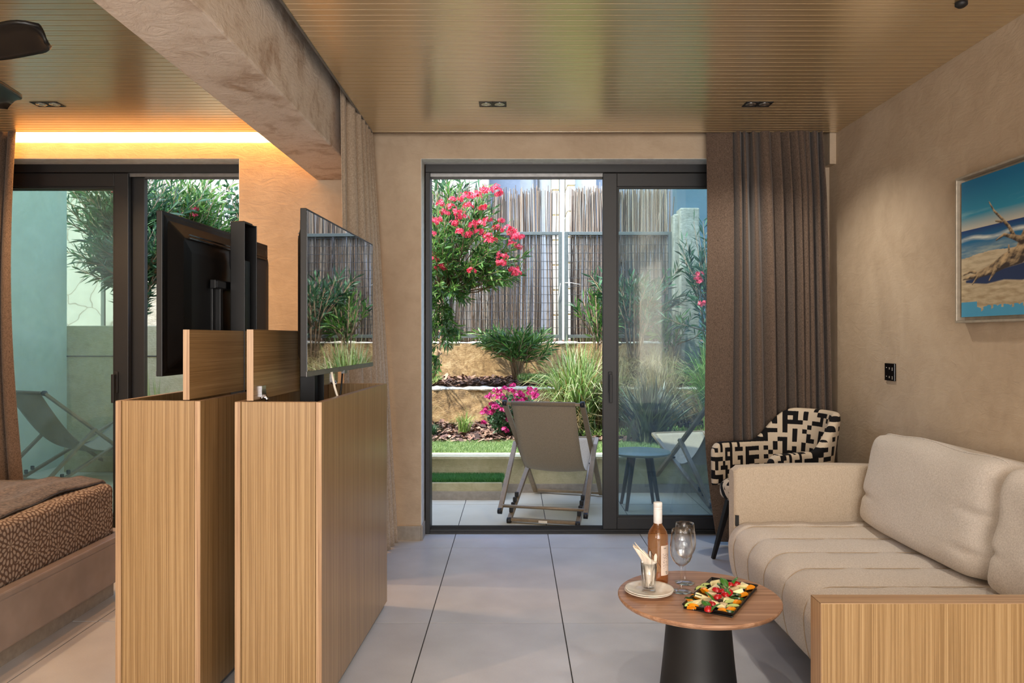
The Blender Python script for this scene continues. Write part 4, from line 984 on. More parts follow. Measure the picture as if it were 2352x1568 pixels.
for kind, items in food.items():
    items = sorted(items, key=lambda q: q[1])
    for n_, (zx, zy, a) in enumerate(items):
        hz = {'cheese_wedge': .018, 'banana_slice': .012, 'strawberry_half': .020, 'orange_piece': .008, 'herb_leaf': .030, 'green_apple_slice': .012}[kind]
        p = G(*FP(zx, zy), TZ+hz+.006); z0 = TZ+hz-.002
        r = empty(kind, (p.x, p.y, z0), a, '%s, %s from the window end of the black tray' % (say[kind][0], ORD[n_]), say[kind][1], 'pieces of fruit and cheese on the tray')
        s_ = random.uniform(1.0, 1.2)
        r.scale = ({'strawberry_half': .88, 'orange_piece': 1.0, 'herb_leaf': 1.35}.get(kind, 1.18),)*3
        if kind == 'cheese_wedge':
            T_ = Matrix.Rotation(random.uniform(-.5, .5), 4, 'X') @ Matrix.Rotation(random.uniform(-.3, .3), 4, 'Y')
            L_, W_, H_ = .020*s_, .013*s_, .006
            vs = [(-L_, 0, -H_), (L_*.7, -W_, -H_), (L_*.7, W_, -H_), (-L_, 0, H_), (L_*.7, -W_, H_), (L_*.7, W_, H_)]
            MB().add([T_ @ Vector(v) for v in vs], [(0, 2, 1), (3, 4, 5), (0, 1, 4, 3), (1, 2, 5, 4), (2, 0, 3, 5)]).build('body', 'cheese', r, bevel=.0012)
            MB().box(L_*.7, L_*.7+.0012, -W_, W_, -H_, H_, T_).build('rind', 'cheese_rind', r)
        elif kind == 'banana_slice':
            o = MB().lathe([(.001, -.005), (.013, -.005), (.014, -.003), (.014, .003), (.013, .005), (.001, .0052)], 20, close=False).build('body', 'banana', r); o.rotation_euler = (random.uniform(-.4, .4), random.uniform(-.4, .4), 0)
        elif kind == 'strawberry_half':
            T_ = Matrix.Rotation(random.uniform(-.7, .3), 4, 'X')
            MB().grid(lambda u, v: T_ @ Vector(((.0135*math.sin(v*PI)**.8)*math.cos(u*PI)*1.0*s_, .016*(-math.cos(v*PI))*s_, .0125*math.sin(v*PI)**.8*math.sin(u*PI)*s_)), 16, 14).build('skin', 'berry_red', r, fixn=False)
            MB().grid(lambda u, v: T_ @ Vector(((u*2-1)*.0130*math.sin(v*PI)**.8*s_, .0155*(-math.cos(v*PI))*s_, -.0004)), 6, 14).build('cut_face', 'berry_core', r, fixn=False)
        elif kind == 'orange_piece':
            m = MB(); m.grid(lambda u, v: (.017*math.cos(u*PI)*s_, (v-.5)*.012+.0, .013*math.sin(u*PI)*s_+.001*math.sin(u*PI*5)), 16, 5)
            for e_ in (-.006, .006): m.add([(.017*math.cos(k/15*PI)*s_, e_, .013*math.sin(k/15*PI)*s_) for k in range(16)], [tuple(range(16))])
            m.add([(-.017*s_, -.006, 0), (.017*s_, -.006, 0), (.017*s_, .006, 0), (-.017*s_, .006, 0)], [(0, 1, 2, 3)])
            o = m.build('flesh', 'orange_flesh', r, fixn=False); o.rotation_euler = (random.uniform(-.9, .2), 0, 0)
        elif kind == 'herb_leaf':
            o = MB().grid(lambda u, v: (.017*(u*2-1), (v-.5)*.018*math.sin(u*PI)**.7, .004*math.sin(u*PI)-.006*abs(v-.5)), 12, 7).build('blade', 'herb_leaf', r, fixn=False); o.rotation_euler = (random.uniform(-.5, .5), random.uniform(-.7, -.1), 0)
        else:
            o = MB().grid(lambda u, v: (.022*math.cos(u*PI), .012*math.sin(u*PI)*(1-.1*v), (v-.5)*.006), 16, 3)
            m = o; m.add([(.022*math.cos(k/15*PI), .0115*math.sin(k/15*PI), .003) for k in range(16)], [tuple(range(16))])
            q = m.build('peel', 'green_peel', r, fixn=False); q.rotation_euler = (random.uniform(.2, 1.0), 0, 0)
            q2 = MB().add([(.0205*math.cos(k/15*PI), .0105*math.sin(k/15*PI), .0034) for k in range(16)], [tuple(range(16))]).build('flesh', 'green_flesh', r, fixn=False); q2.rotation_euler = q.rotation_euler
for nm, xx, lb in (('pick_stick', 1595, 'black cocktail pick sticking out of the tray towards the glasses'),):
    a = G(1586, 1361, TZ+.03); b = G(1612, 1368, TZ+.022)
    tag(MB().tube([a, b], .0014, 6).build('cocktail_pick', 'black_gloss'), lb, 'pick')
leafmat('leaf_blade', [rgb(70, 108, 44), rgb(112, 150, 66), rgb(160, 184, 110), rgb(206, 206, 160), rgb(84, 122, 52), rgb(150, 110, 70)])
plaster('sunlit_edge_pale', rgb(160, 150, 128), rgb(206, 200, 182), rgb(226, 222, 208), bs=.6, sc=6)
plain('mortar_ochre', rgb(180, 146, 82), .8)
fabric('deck_hem', rgb(112, 100, 84), rgb(132, 118, 100), 500, bs=.1)
def crk():
    m, nt, b = newmat('wall_cracked'); v = coords(nt); vo = N(nt, 'ShaderNodeTexVoronoi', feature='DISTANCE_TO_EDGE'); vo.inputs['Scale'].default_value = 1.6
    mx = N(nt, 'ShaderNodeVectorMath', operation='ADD'); nn = N(nt, 'ShaderNodeTexNoise'); nn.inputs['Scale'].default_value = 2.5; nt.links.new(v, nn.inputs['Vector'])
    sc_ = N(nt, 'ShaderNodeVectorMath', operation='SCALE'); sc_.inputs['Scale'].default_value = .5; nt.links.new(nn.outputs['Color'], sc_.inputs[0])
    nt.links.new(v, mx.inputs[0]); nt.links.new(sc_.outputs[0], mx.inputs[1]); nt.links.new(mx.outputs[0], vo.inputs['Vector'])
    nt.links.new(ramp(nt, vo.outputs['Distance'], [(.0, rgb(120, 110, 96)), (.02, rgb(168, 164, 152)), (.5, rgb(184, 180, 168))]), b.inputs['Base Color'])
    b.inputs['Roughness'].default_value = .9; bump(nt, b, vo.outputs['Distance'], .3, .05); MATS['wall_cracked'] = m
crk()
plaster('facade_green', rgb(192, 198, 180), rgb(200, 206, 188), rgb(208, 213, 196), bs=.15)
def soil():
    m, nt, b = newmat('mulch_ground'); v = coords(nt); n = noise(nt, v, 26, 5, .7); n2 = noise(nt, v, 90, 3)
    nt.links.new(ramp(nt, math_n(nt, 'ADD', math_n(nt, 'MULTIPLY', n, .6), math_n(nt, 'MULTIPLY', n2, .4)), [(.35, rgb(58, 40, 30)), (.5, rgb(110, 80, 60)), (.66, rgb(178, 146, 118))]), b.inputs['Base Color'])
    b.inputs['Roughness'].default_value = .95; bump(nt, b, n, .9, .03); MATS['mulch_ground'] = m
soil()
# ================================================================== OUTSIDE: TERRACE AND WALLS
te = struct(MB().box(-5.3, 4.0, 5.05, 8.0, -.16, -.003).build('terrace_floor', 'grout'))
tiles(te, steps(-5.3, 3.6, -.384-.601*8, .601), [5.05, 5.762, 6.20], 'tile_terrace')
tiles(te, steps(-5.3, -1.95, -.384-.601*8, .601), [6.20, 6.962, 7.60], 'tile_terrace')
struct(MB().box(-25, 30, 5.0, 60, -.5, -.17).build('ground', 'mulch_ground'))
struct(MB().box(-5.3, 4.0, 5.05, 5.40, 2.455, 2.60).build('canopy_slab', 'facade_cream'))
struct(MB().box(-6.0, 4.2, 4.80, 5.05, 2.80, 3.45).build('parapet', 'plaster_outside'))
# seat-height wall with cap and skirting
lw = struct(MB().box(-1.9, 3.6, 6.20, 6.36, 0, .275).build('garden_wall', 'plaster_outside'))
MB().box(-1.9, 3.6, 6.185, 6.40, .275, .300).build('capping', 'plaster_outside', lw, bevel=.004)
MB().box(-.10, 3.6, 6.188, 6.20, 0, .072).build('skirting', 'stone_base', lw)
st = tag(MB().box(-1.3, -.10, 5.925, 6.188, 0, .135).build('terrace_step', 'plaster_outside', bevel=.006), kind='structure')
MB().box(-1.3, -.098, 5.913, 5.925, 0, .066).build('skirting', 'stone_base', st)
# retaining walls
for (ya, yb, zt) in ((8.05, 8.25, .745), (8.85, 9.05, 1.235)):
    def wl(a, b):
        x = -1.9+7.9*a; z = b*(zt-.02); return (x, ya+.012*math.sin(x*9+z*7)+.010*math.sin(x*23-z*19)*math.sin(z*31), z)
    o_ = struct(MB().grid(wl, 180, 24).build('retaining_wall', 'wall_ochre', fixn=False))
    MB().box(-1.9, 6.0, ya+.03, yb, 0, zt-.01).build('core', 'wall_ochre', o_)
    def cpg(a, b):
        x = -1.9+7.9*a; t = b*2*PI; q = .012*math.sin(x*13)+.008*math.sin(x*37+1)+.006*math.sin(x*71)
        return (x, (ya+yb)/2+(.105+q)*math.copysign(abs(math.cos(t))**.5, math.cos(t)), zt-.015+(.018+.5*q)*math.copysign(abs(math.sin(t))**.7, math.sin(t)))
    MB().grid(cpg, 220, 14, wrapv=True).build('sunlit_edge', 'sunlit_edge_pale', o_)  # pale rim with the sunlit wall-top edge put into its colour
struct(MB().box(-2.1, -1.9, 5.05, 9.2, 0, 1.45).build('garden_divider', 'plaster_outside'))
rw = struct(MB().box(-5.2, -2.1, 7.60, 7.80, 0, 1.405).build('retaining_wall', 'plaster_outside', bevel=.008))
MB().box(-5.2, -2.1, 7.594, 7.60, 1.090, 1.100).build('joint', 'grout', rw)
struct(MB().box(-4.75, -4.55, 5.05, 7.60, 0, 3.4).build('side_wall', 'facade_green'))
struct(MB().box(2.75, 2.95, 5.05, 9.0, 0, 1.30).build('side_wall', 'facade_teal'))
# beds of soil
def bed_(name, x0, x1, y0, y1, za, zb):
    o = MB().grid(lambda a, b: (x0+a*(x1-x0), y0+b*(y1-y0), za+(zb-za)*b+.018*math.sin(a*31+b*7)*math.sin(b*23+a*5)), 60, 20).build(name, 'mulch_ground', fixn=False)
    tag(o, kind='structure'); return o
bed_('planting_bed', -1.9, 4.5, 6.95, 8.06, .29, .36)
bed_('planting_bed', -1.9, 4.5, 8.24, 8.86, .735, .80)
bed_('planting_bed', -1.9, 4.5, 9.04, 10.2, 1.20, 1.26)
bed_('planting_bed', -5.2, -2.1, 7.79, 10.2, 1.36, 1.40)
def chips(regs, n):
    V = []; F = []
    for (x0, x1, y0, y1, za, zb, q) in regs:
        k = int(n*q); X = RNG.uniform(x0, x1, k); Y = RNG.uniform(y0, y1, k); Z = za+(zb-za)*(Y-y0)/(y1-y0)+RNG.uniform(.005, .03, k)
        L = RNG.uniform(.012, .05, k); Wd = L*RNG.uniform(.25, .5, k); a = RNG.uniform(0, 6.28, k); t = RNG.normal(0, .35, k); t2 = RNG.normal(0, .35, k)
        for i in range(k):
            c_, s_ = math.cos(a[i]), math.sin(a[i]); o = len(V)
            for u, v_ in ((-1, -1), (1, -1), (1, 1), (-1, 1)):
                V.append((X[i]+c_*u*L[i]-s_*v_*Wd[i], Y[i]+s_*u*L[i]+c_*v_*Wd[i], Z[i]+u*L[i]*t[i]+v_*Wd[i]*t2[i]))
            F.append((o, o+1, o+2, o+3))
    return V, F
for reg, n_, lb in (((-1.3, 2.7, 6.98, 8.02, .29, .36, 1), 5600, 'brown bark mulch on the lower planting bed between lawn and ochre wall'), ((-1.3, 3.2, 8.26, 8.82, .765, .80, 1), 3400, 'brown bark mulch on the ledge between the two ochre walls')):
    V, F = chips([reg], n_); o = fast('bark_mulch', V, F, 'mulch_chip'); tag(o, lb, 'mulch', kind='stuff')
# lawn strip and green mat
def turf(name, x0, x1, y0, y1, z, n, h, mat, lab, cat):
    base = MB().box(x0, x1, y0, y1, z-.006, z).build(name, mat)
    tag(base, lab, cat, kind='stuff')
    X = RNG.uniform(x0, x1, n); Y = RNG.uniform(y0, y1, n); a = RNG.uniform(0, 6.28, n); hh = h*RNG.uniform(.6, 1.2, n); w_ = .0028
    dx = RNG.normal(0, h*.5, n); dy = RNG.normal(0, h*.5, n)
    V = np.stack([np.stack([X-np.cos(a)*w_, Y-np.sin(a)*w_, np.full(n, z)], 1), np.stack([X+np.cos(a)*w_, Y+np.sin(a)*w_, np.full(n, z)], 1), np.stack([X+dx, Y+dy, z+hh], 1)], 1).reshape(-1, 3)
    o = fast('blades', V, np.arange(3*n).reshape(-1, 3), mat, base, 'stuff'); return base
turf('lawn', -1.88, 2.9, 6.40, 7.12, .302, 52000, .024, 'turf_lit', 'bright green artificial lawn strip on top of the low cream wall', 'lawn')
turf('grass_mat', -1.3, -.095, 5.945, 6.185, .137, 26000, .034, 'mat_green', 'dark green artificial grass mat laid on the cream terrace step', 'mat')

# ================================================================== FENCE WITH REEDS
FY = 8.93
fe = empty('garden_fence', (.5, FY, 1.235), 0, 'galvanised mesh fence backed with split reed canes on top of the ochre wall', 'fence')
fx = lambda x: x-.5
fz = lambda z: z-1.235
for x, w_ in ((-.80, .05), (.545, .045), (.615, .045), (1.86, .05)):
    MB().box(fx(x)-w_/2, fx(x)+w_/2, -.03, .02, 0, fz(2.545)).build('post', 'zinc', fe, bevel=.004)
for x0, x1 in ((-1.9, .545), (.615, 1.86)):
    for zz in (1.30, 2.525):
        MB().box(fx(x0), fx(x1), -.025, .015, fz(zz)-.02, fz(zz)+.02).build('rail', 'zinc', fe, bevel=.004)
m = MB()
def wirebox(x0, x1, z0, z1):
    for k in range(int((z1-z0)/.099)+1): m.box(fx(x0), fx(x1), -.012, -.006, fz(z0+k*.099), fz(z0+k*.099)+.0055)
    n = int((x1-x0)/.05)
    for k in range(n+1): xx = x0+(x1-x0)*k/n; m.box(fx(xx), fx(xx)+.0045, -.008, -.003, fz(z0), fz(z1))
wirebox(-1.9, .545, 1.30, 2.52); wirebox(.615, 1.86, 1.30, 2.52)
m.build('wire_grid', 'wire', fe, kind='stuff', fixn=False)
m = MB(); m.tube([(fx(.545), -.03, fz(1.93)), (fx(.53), -.05, fz(1.80)), (fx(.52), -.04, fz(1.72))], .0025, 5); m.tube([(fx(.6), -.04, fz(1.935)), (fx(.68), -.04, fz(1.935)), (fx(.78), -.04, fz(1.915))], .003, 5).build('tie_wire', 'paper', fe)
def reeds(par, x0, x1, step, zb, ztop, y, ox_, oz_, gaps=(), seed=0):
    r = np.random.default_rng(seed); V = []; F = []
    x = x0
    while x < x1:
        x += step*r.uniform(.45, 1.5)
        if any(a < x < b and r.random() < q for a, b, q in gaps): continue
        rad = r.uniform(.0028, .0062); tilt = r.normal(0, .012); tl_ = ztop+r.normal(0, .035)
        if r.random() < .14: tl_ += r.uniform(0, .07)
        if r.random() < .05: tilt += r.normal(0, .09)
        b0 = zb+r.uniform(-.07, .03); yy = y+r.uniform(-.02, .02); o = len(V); nseg = 5; bx_ = 0
        for k in range(nseg):
            z = b0+(tl_-b0)*k/(nseg-1); bx_ = tilt*(z-b0)+.006*math.sin(z*3+x*7)
            for q in range(3):
                t = q*2.094+x*50; V.append((x+bx_+rad*math.cos(t)-ox_, yy+rad*math.sin(t), z-oz_))
        for k in range(nseg-1):
            for q in range(3): F.append((o+k*3+q, o+k*3+(q+1) % 3, o+(k+1)*3+(q+1) % 3, o+(k+1)*3+q))
    return fast('reed_screen', V, F, 'reed_cane', par, 'stuff')
reeds(fe, -1.9, .555, .0064, 1.235, 3.04, .03, .5, 1.235, ((-1.0, .10, .25), (.10, .19, .55), (.30, .42, .4), (.46, .56, .75)), 1)
reeds(fe, .66, 1.85, .0044, 1.235, 3.05, .03, .5, 1.235, ((.66, .74, .5),), 2)
reeds(fe, -1.9, .12, .0068, 1.235, 2.98, .055, .5, 1.235, (), 3); reeds(fe, .66, 1.86, .006, 1.235, 3.02, .055, .5, 1.235, (), 4)
# concrete post at the end of the fence
cp = MB(); cp.box(1.93, 2.16, 8.72, 8.95, 0, 2.80).box(1.87, 1.94, 8.80, 8.98, 0, 2.74)
tag(cp.build('concrete_pillar', 'wall_concrete', bevel=.02, seg=3), 'pale weathered concrete pillar at the end of the reed fence', 'pillar')
tag(MB().box(2.30, 2.33, 8.6, 8.63, .74, 2.5).build('metal_post', 'zinc'), 'thin grey metal post among the oleander beside the concrete pillar', 'post')
# reed fence and pillar seen from the bedroom door
fe2 = empty('garden_fence', (-4.0, 9.6, 1.38), 0, 'reed cane fence with a top rail behind the oleander of the bedroom garden', 'fence')
MB().box(-1.3, 1.9, -.02, .02, 1.16, 1.20).build('rail', 'zinc', fe2); MB().box(-1.3, -1.26, -.02, .02, 0, 1.2).build('post', 'zinc', fe2)
reeds(fe2, -4.42, -2.1, .0085, 1.38, 2.68, .03, -4.0, 1.38-0, (), 6)
tag(MB().box(-4.62, -4.30, 9.2, 9.5, 1.3, 2.86).build('concrete_pillar', 'wall_concrete', bevel=.02, seg=3), 'grey rough-topped concrete pillar behind the bedroom garden oleander', 'pillar')

# ================================================================== BUILDINGS BEHIND
bu = empty('neighbour_house', (.5, 12, 0), 0, 'white neighbouring house with jointed corner blocks rising behind the reed fence', 'building')
X_ = lambda px, d: (px-CX)*d/FPX-.5
MB().box(-5, X_(1195, 12), 0, .3, 0, 6).build('shaded_wall', 'facade_shade_blue', bu)  # wall in shade; the shade is put into its bluish grey
MB().box(X_(1195, 12)-.0, X_(1272, 12.5)+.1, .45, .8, 0, 6).build('recess_wall', 'facade_white', bu)
plaster('facade_grey', rgb(196, 196, 188), rgb(206, 206, 198), rgb(214, 214, 206), bs=.1)
def quoins(x0, x1, y0, y1):
    me = None; z = .05
    while z < 6:
        if me is None: o = MB().box(-(x1-x0)/2, (x1-x0)/2, -(y1-y0)/2, (y1-y0)/2, 0, .385).build('corner_block', 'facade_cream', bu, bevel=.012); me = o.data
        else:
            o = bpy.data.objects.new('corner_block', me); COL.objects.link(o); o.parent = bu
            bb = o.modifiers.new('b', 'BEVEL'); bb.width = .012
        o.location = ((x0+x1)/2, (y0+y1)/2, z); z += .40
    MB().box(x0+.015, x1-.015, y0+.015, y1-.015, 0, 6).build('mortar', 'mortar_ochre', bu)
quoins(X_(1268, 12), X_(1284, 12), -.05, .5)
quoins(X_(1303, 11.6), X_(1322, 11.6), -.4, .3)
MB().box(X_(1318, 12), X_(1366, 12), -.2, .3, 0, 6).build('grey_wall', 'facade_grey', bu)
MB().box(X_(1366, 12), X_(1385, 12)+4.5, -.1, .3, 0, 6).build('slate_wall', 'facade_shade_blue', bu)
MB().tube([(X_(1233, 12.3), .40, 0), (X_(1233, 12.3), .40, 6)], .045, 12).build('downpipe', 'grey_trim', bu)
MB().box(X_(1176, 11.9), X_(1195, 11.9), -.03, 0, 2.1, 3.2).build('window_frame', 'grey_trim', bu)
MB().box(X_(1178, 11.9), X_(1193, 11.9), -.035, -.03, 2.14, 3.16).build('window_glass', 'frame_metal', bu)
bt = tag(MB().box(2.3, 8, 10.6, 10.9, 0, 5).build('neighbour_house', 'facade_teal'), 'dark teal wall of a house behind the concrete pillar', 'building')
# cracked white wall with a slanting pipe, far behind the bedroom garden
rk = empty('neighbour_house', (-4.6, 11.5, 0), 0, 'cracked whitewashed stone wall with a slanting white pipe, seen over the bedroom garden', 'building')
MB().box(-6, 4.2, 0, .4, 0, 6).build('stone_wall', 'wall_cracked', rk)
a = P(405, 404, 11.4); b = P(505, 458, 11.4)
MB().tube([a-Vector((-4.6, 11.5, 0)), b-Vector((-4.6, 11.5, 0)), b-Vector((-4.6, 11.5, 0))+Vector((.8, 0, -.3))], .05, 12).build('drain_pipe', 'facade_white', rk)
struct(MB().box(-4.75, -4.2, 10.2, 10.6, 0, 3.3).build('garden_divider', 'facade_cream'))

# ================================================================== PLANTS
def leafset(base, tip, wdt, sag=0.0, nrm=None):
    """folded leaves: numpy arrays base(n,3), tip(n,3), wdt(n)"""
    n = len(base); d = tip-base; L = np.linalg.norm(d, axis=1, keepdims=True)+1e-9; d /= L
    r = RNG.normal(size=(n, 3)) if nrm is None else nrm; s = np.cross(d, r); s /= np.linalg.norm(s, axis=1, keepdims=True)+1e-9
    up = np.cross(s, d); mid = (base+tip)/2; w_ = wdt[:, None]
    mid = mid+np.array([0, 0, 1])*L*sag
    V = np.stack([base, mid+s*w_/2+up*w_*.15, mid-up*w_*.10, mid-s*w_/2+up*w_*.15, tip], 1).reshape(-1, 3)
    o = (np.arange(n)*5)[:, None]; F = np.concatenate([o+np.array([[0, 1, 2]]), o+np.array([[0, 2, 3]]), o+np.array([[1, 4, 2]]), o+np.array([[2, 4, 3]])])
    return V, F
def joinvf(L):
    V = []; F = []; k = 0
    for v, f in L: V.append(v); F.append(f+k); k += len(v)
    return np.concatenate(V), np.concatenate(F)
def shoots(stems, ln, wd, nper, spread=.9, seglen=.5):
    """stems: list of polylines; whorled lance leaves along the last part of each"""
    B = []; T = []; Wd = []
    for st in stems:
        st = [Vector(p) for p in st]
        for k in range(nper):
            t = 1-seglen*(k/nper)**.8; f = t*(len(st)-1); i = min(int(f), len(st)-2); p = st[i].lerp(st[i+1], f-i); d = (st[i+1]-st[i]).normalized()
            a = k*2.4+RNG.uniform(-.4, .4); u = d.orthogonal().normalized(); v = d.cross(u)
            out = (u*math.cos(a)+v*math.sin(a)); el = RNG.uniform(.35, 1.1)*spread*(1.15-.5*(t-.5))
            dr = (d*math.cos(el)+out*math.sin(el)); l = ln*RNG.uniform(.65, 1.15); q = p+dr*l-Vector((0, 0, l*.12*RNG.uniform(0, 1.6)))
            B.append(p); T.append(q); Wd.append(wd*RNG.uniform(.75, 1.2))
    return leafset(np.array([tuple(x) for x in B]), np.array([tuple(x) for x in T]), np.array(Wd), .03)
def rv(s): return Vector(RNG.normal(0, s, 3))
def floret(m, c, r, nrm):
    nrm = nrm.normalized(); u = nrm.orthogonal().normalized(); v = nrm.cross(u); a0 = RNG.uniform(0, 6.28)
    for k in range(5):
        a = a0+k*2*PI/5; d = u*math.cos(a)+v*math.sin(a); s = u*-math.sin(a)+v*math.cos(a)
        p0 = c; p1 = c+d*r*.75+s*r*.42+nrm*r*.15; p2 = c+d*r*1.05+nrm*r*.05; p3 = c+d*r*.75-s*r*.42+nrm*r*.15
        m.add([p0, p1, p2, p3], [(0, 1, 2, 3)])
def head(par, c, R, n, r, mat, name='flower'):
    m = MB()
    for k in range(n):
        d = Vector(RNG.normal(size=3)); d.z = abs(d.z)*.8; d.normalize(); floret(m, Vector(c)+d*R*RNG.uniform(.5, 1), r, d+rv(.3))
    return m.build(name, mat, par, fixn=False)
def bush(name, root, stems, ln, wd, nper, mat, lab, cat='shrub', group=None, spread=.9, seglen=.55, flowers=(), fmat='petal_pink', trunk=.012, fr=.022, fR=.05, fn_=9, nstem=None):
    root = Vector(root); r = empty(name, root, RNG.uniform(0, .01), lab, cat, group)
    st = [[Vector(p)-root for p in s] for s in stems]
    V, F = shoots(st, ln, wd, nper, spread, seglen); fast('foliage', V, F, mat, r, 'stuff')
    m = MB()
    for s in st: m.tube(s, [(trunk if s is st[0] else min(trunk, .009))*(1-.75*i/(len(s)-1)) for i in range(len(s))], 5)
    m.build('stems', 'bark', r, kind='stuff')
    for f in flowers: head(r, Vector(f)-root, fR*RNG.uniform(.8, 1.2), fn_, fr, fmat)
    return r
def fan_stems(root, n, h, sp, lean=(0, 0), forks=2, hv=.25):
    out = []; root = Vector(root)
    for k in range(n):
        a = RNG.uniform(0, 6.28); q = sp*math.sqrt(RNG.uniform(.02, 1)); H_ = h*RNG.uniform(1-hv, 1+hv*.4)
        top = root+Vector((q*math.cos(a)+lean[0], q*math.sin(a)*.7+lean[1], H_)); mid = root.lerp(top, .5)+Vector((-(q*.15)*math.cos(a), 0, H_*.08)); out.append([root+rv(.02), mid, top])
        for j in range(forks): t2 = top+Vector((RNG.normal(0, sp*.35), RNG.normal(0, sp*.25), RNG.uniform(-.25, .08)*h)); out.append([mid, mid.lerp(t2, .55)+rv(.03), t2])
    return out
# the big flowering oleander by the door
root = Vector((-.93, 8.35, .76)); kn = Vector((-.80, 8.3, 1.75)); st = [[root, root.lerp(kn, .5)+Vector((.05, 0, .02)), kn]]
cl = [(1010, 470, 7.9), (1040, 480, 7.7), (1075, 520, 7.6), (1010, 540, 7.6), (1100, 470, 7.8), (1060, 570, 7.5), (1120, 560, 7.5), (1160, 580, 7.5), (1150, 540, 7.6), (1020, 620, 7.6), (1085, 620, 7.5), (1130, 630, 7.5), (1170, 620, 7.6), (1000, 680, 7.7), (1050, 660, 7.6), (1005, 580, 7.5), (1040, 440, 8.0), (1115, 500, 7.7), (990, 500, 7.7), (990, 640, 7.7), (1060, 430, 8.1), (1185, 600, 7.6), (985, 560, 7.6)]
for (px, py, d) in cl:
    c = P(px, py, d)
    for k in range(6):
        e = c+Vector((RNG.normal(0, .105), RNG.normal(0, .12), RNG.normal(0, .07))); st.append([kn, kn.lerp(e, .55)+rv(.04), e])
for (px, py) in ((995, 760), (1015, 720), (1030, 780), (1000, 820), (990, 700), (1045, 745)):
    c = P(px, py, 8.0)
    for k in range(4): e = c+rv(.07); st.append([Vector((-.85, 8.3, e.z+.15)), Vector((-.8, 8.2, e.z+.12)), e])
fl_px = [(1010, 470), (1035, 478), (1022, 490), (1050, 490), (1060, 500), (1075, 475), (1095, 452), (1075, 450), (1112, 437), (1120, 445), (1138, 436), (1145, 448), (992, 512), (1005, 510), (1045, 515), (1055, 535), (1085, 520), (1100, 515), (1120, 508), (1150, 510), (1165, 528), (1175, 538), (1182, 548), (1190, 545), (1142, 530), (1118, 545), (1125, 555), (1098, 535), (1075, 540), (1185, 570), (1150, 592), (1150, 608), (995, 600), (988, 590), (1020, 612), (1010, 618), (1082, 625), (1186, 630), (1180, 622), (1172, 562), (988, 540), (1065, 458), (1040, 462), (1108, 480)]
fl = [P(x, y, RNG.uniform(7.25, 7.6)) for x, y in fl_px]
bush('flowering_oleander', root, st, .13, .022, 26, 'leaf_oleander', 'large oleander with pink flower clusters rising beside the open doorway', 'shrub', 'oleanders', flowers=fl, trunk=.028, fr=.021, fR=.062, fn_=14, seglen=.42)
# tall plant top by the canopy
c = P(1035, 425, 10.2); bush('oleander', (c.x, c.y, 1.22), [[Vector((c.x, c.y, 1.22)), Vector((c.x, c.y, 2.4)), c+Vector((RNG.normal(0, .25), RNG.normal(0, .2), RNG.normal(0, .14)))] for k in range(12)], .30, .035, 16, 'leaf_dark', 'dark long-leaved shrub showing over the reeds under the canopy edge', 'shrub', 'oleanders', seglen=.18, spread=1.25)
# dark oleander shrubs on the middle terrace
c = G(1178, 868, .76); 
bush('oleander', (.02, 8.55, .76), fan_stems((.02, 8.50, .76), 26, .54, .36), .16, .018, 18, 'leaf_oleander', 'bushy dark oleander on the mulch ledge between the two ochre walls', 'shrub', 'oleanders')
bush('oleander', (.95, 8.5, .76), fan_stems((.95, 8.5, .76), 7, 1.0, .22, forks=1), .16, .024, 18, 'leaf_oleander', 'young oleander before the fence beside the black door stile', 'shrub', 'oleanders', spread=.8)
bush('oleander', (1.35, 8.45, .76), fan_stems((1.35, 8.45, .76), 14, 1.15, .38, forks=2), .17, .025, 20, 'leaf_dark', 'tall loose oleander seen through the closed glass panel', 'shrub', 'oleanders', spread=.9)
bush('flowering_oleander', (2.15, 8.2, .5), fan_stems((2.15, 8.2, .5), 16, 1.9, .34, forks=2), .16, .024, 26, 'leaf_dark', 'tall oleander with few pink flowers between the pillar and the brown drape', 'shrub', 'oleanders', flowers=[P(1607, 630, 7.9), P(1600, 640, 7.9), P(1612, 700, 7.9), P(1604, 648, 7.9)], seglen=.8)
bush('oleander', (1.75, 8.45, .76), fan_stems((1.75, 8.45, .76), 8, .75, .30, forks=1), .15, .022, 18, 'leaf_oleander', 'low loose oleander in front of the concrete pillar', 'shrub', 'oleanders')
# groundcover on the ledge
def cover(x0, x1, y0, y1, z, n, lab):
    b = np.stack([RNG.uniform(x0, x1, n), RNG.uniform(y0, y1, n), np.full(n, z)], 1); t = b+RNG.normal(0, .03, (n, 3)); t[:, 2] = z+RNG.uniform(.02, .12, n)
    b[:, 2] += RNG.uniform(0, .07, n); V, F = leafset(b, t, np.full(n, .012), 0)
    tag(fast('groundcover', V, F, 'leaf_dry' if 'straw' in lab else 'leaf_grass'), lab, 'groundcover', kind='stuff')
cover(.05, .75, 8.28, 8.70, .77, 2600, 'pale green creeping groundcover on the ledge behind the geranium')
cover(-1.25, -.85, 8.20, 8.6, .76, 700, 'small bright green creeping plant at the foot of the oleander trunk')
cover(.62, 2.6, 8.25, 8.7, .78, 3500, 'straw coloured creeping growth on the ledge under the fence pillar')
cover(.55, 2.4, 7.15, 7.6, .30, 2200, 'low pale groundcover at the edge of the lawn behind the deck chairs')
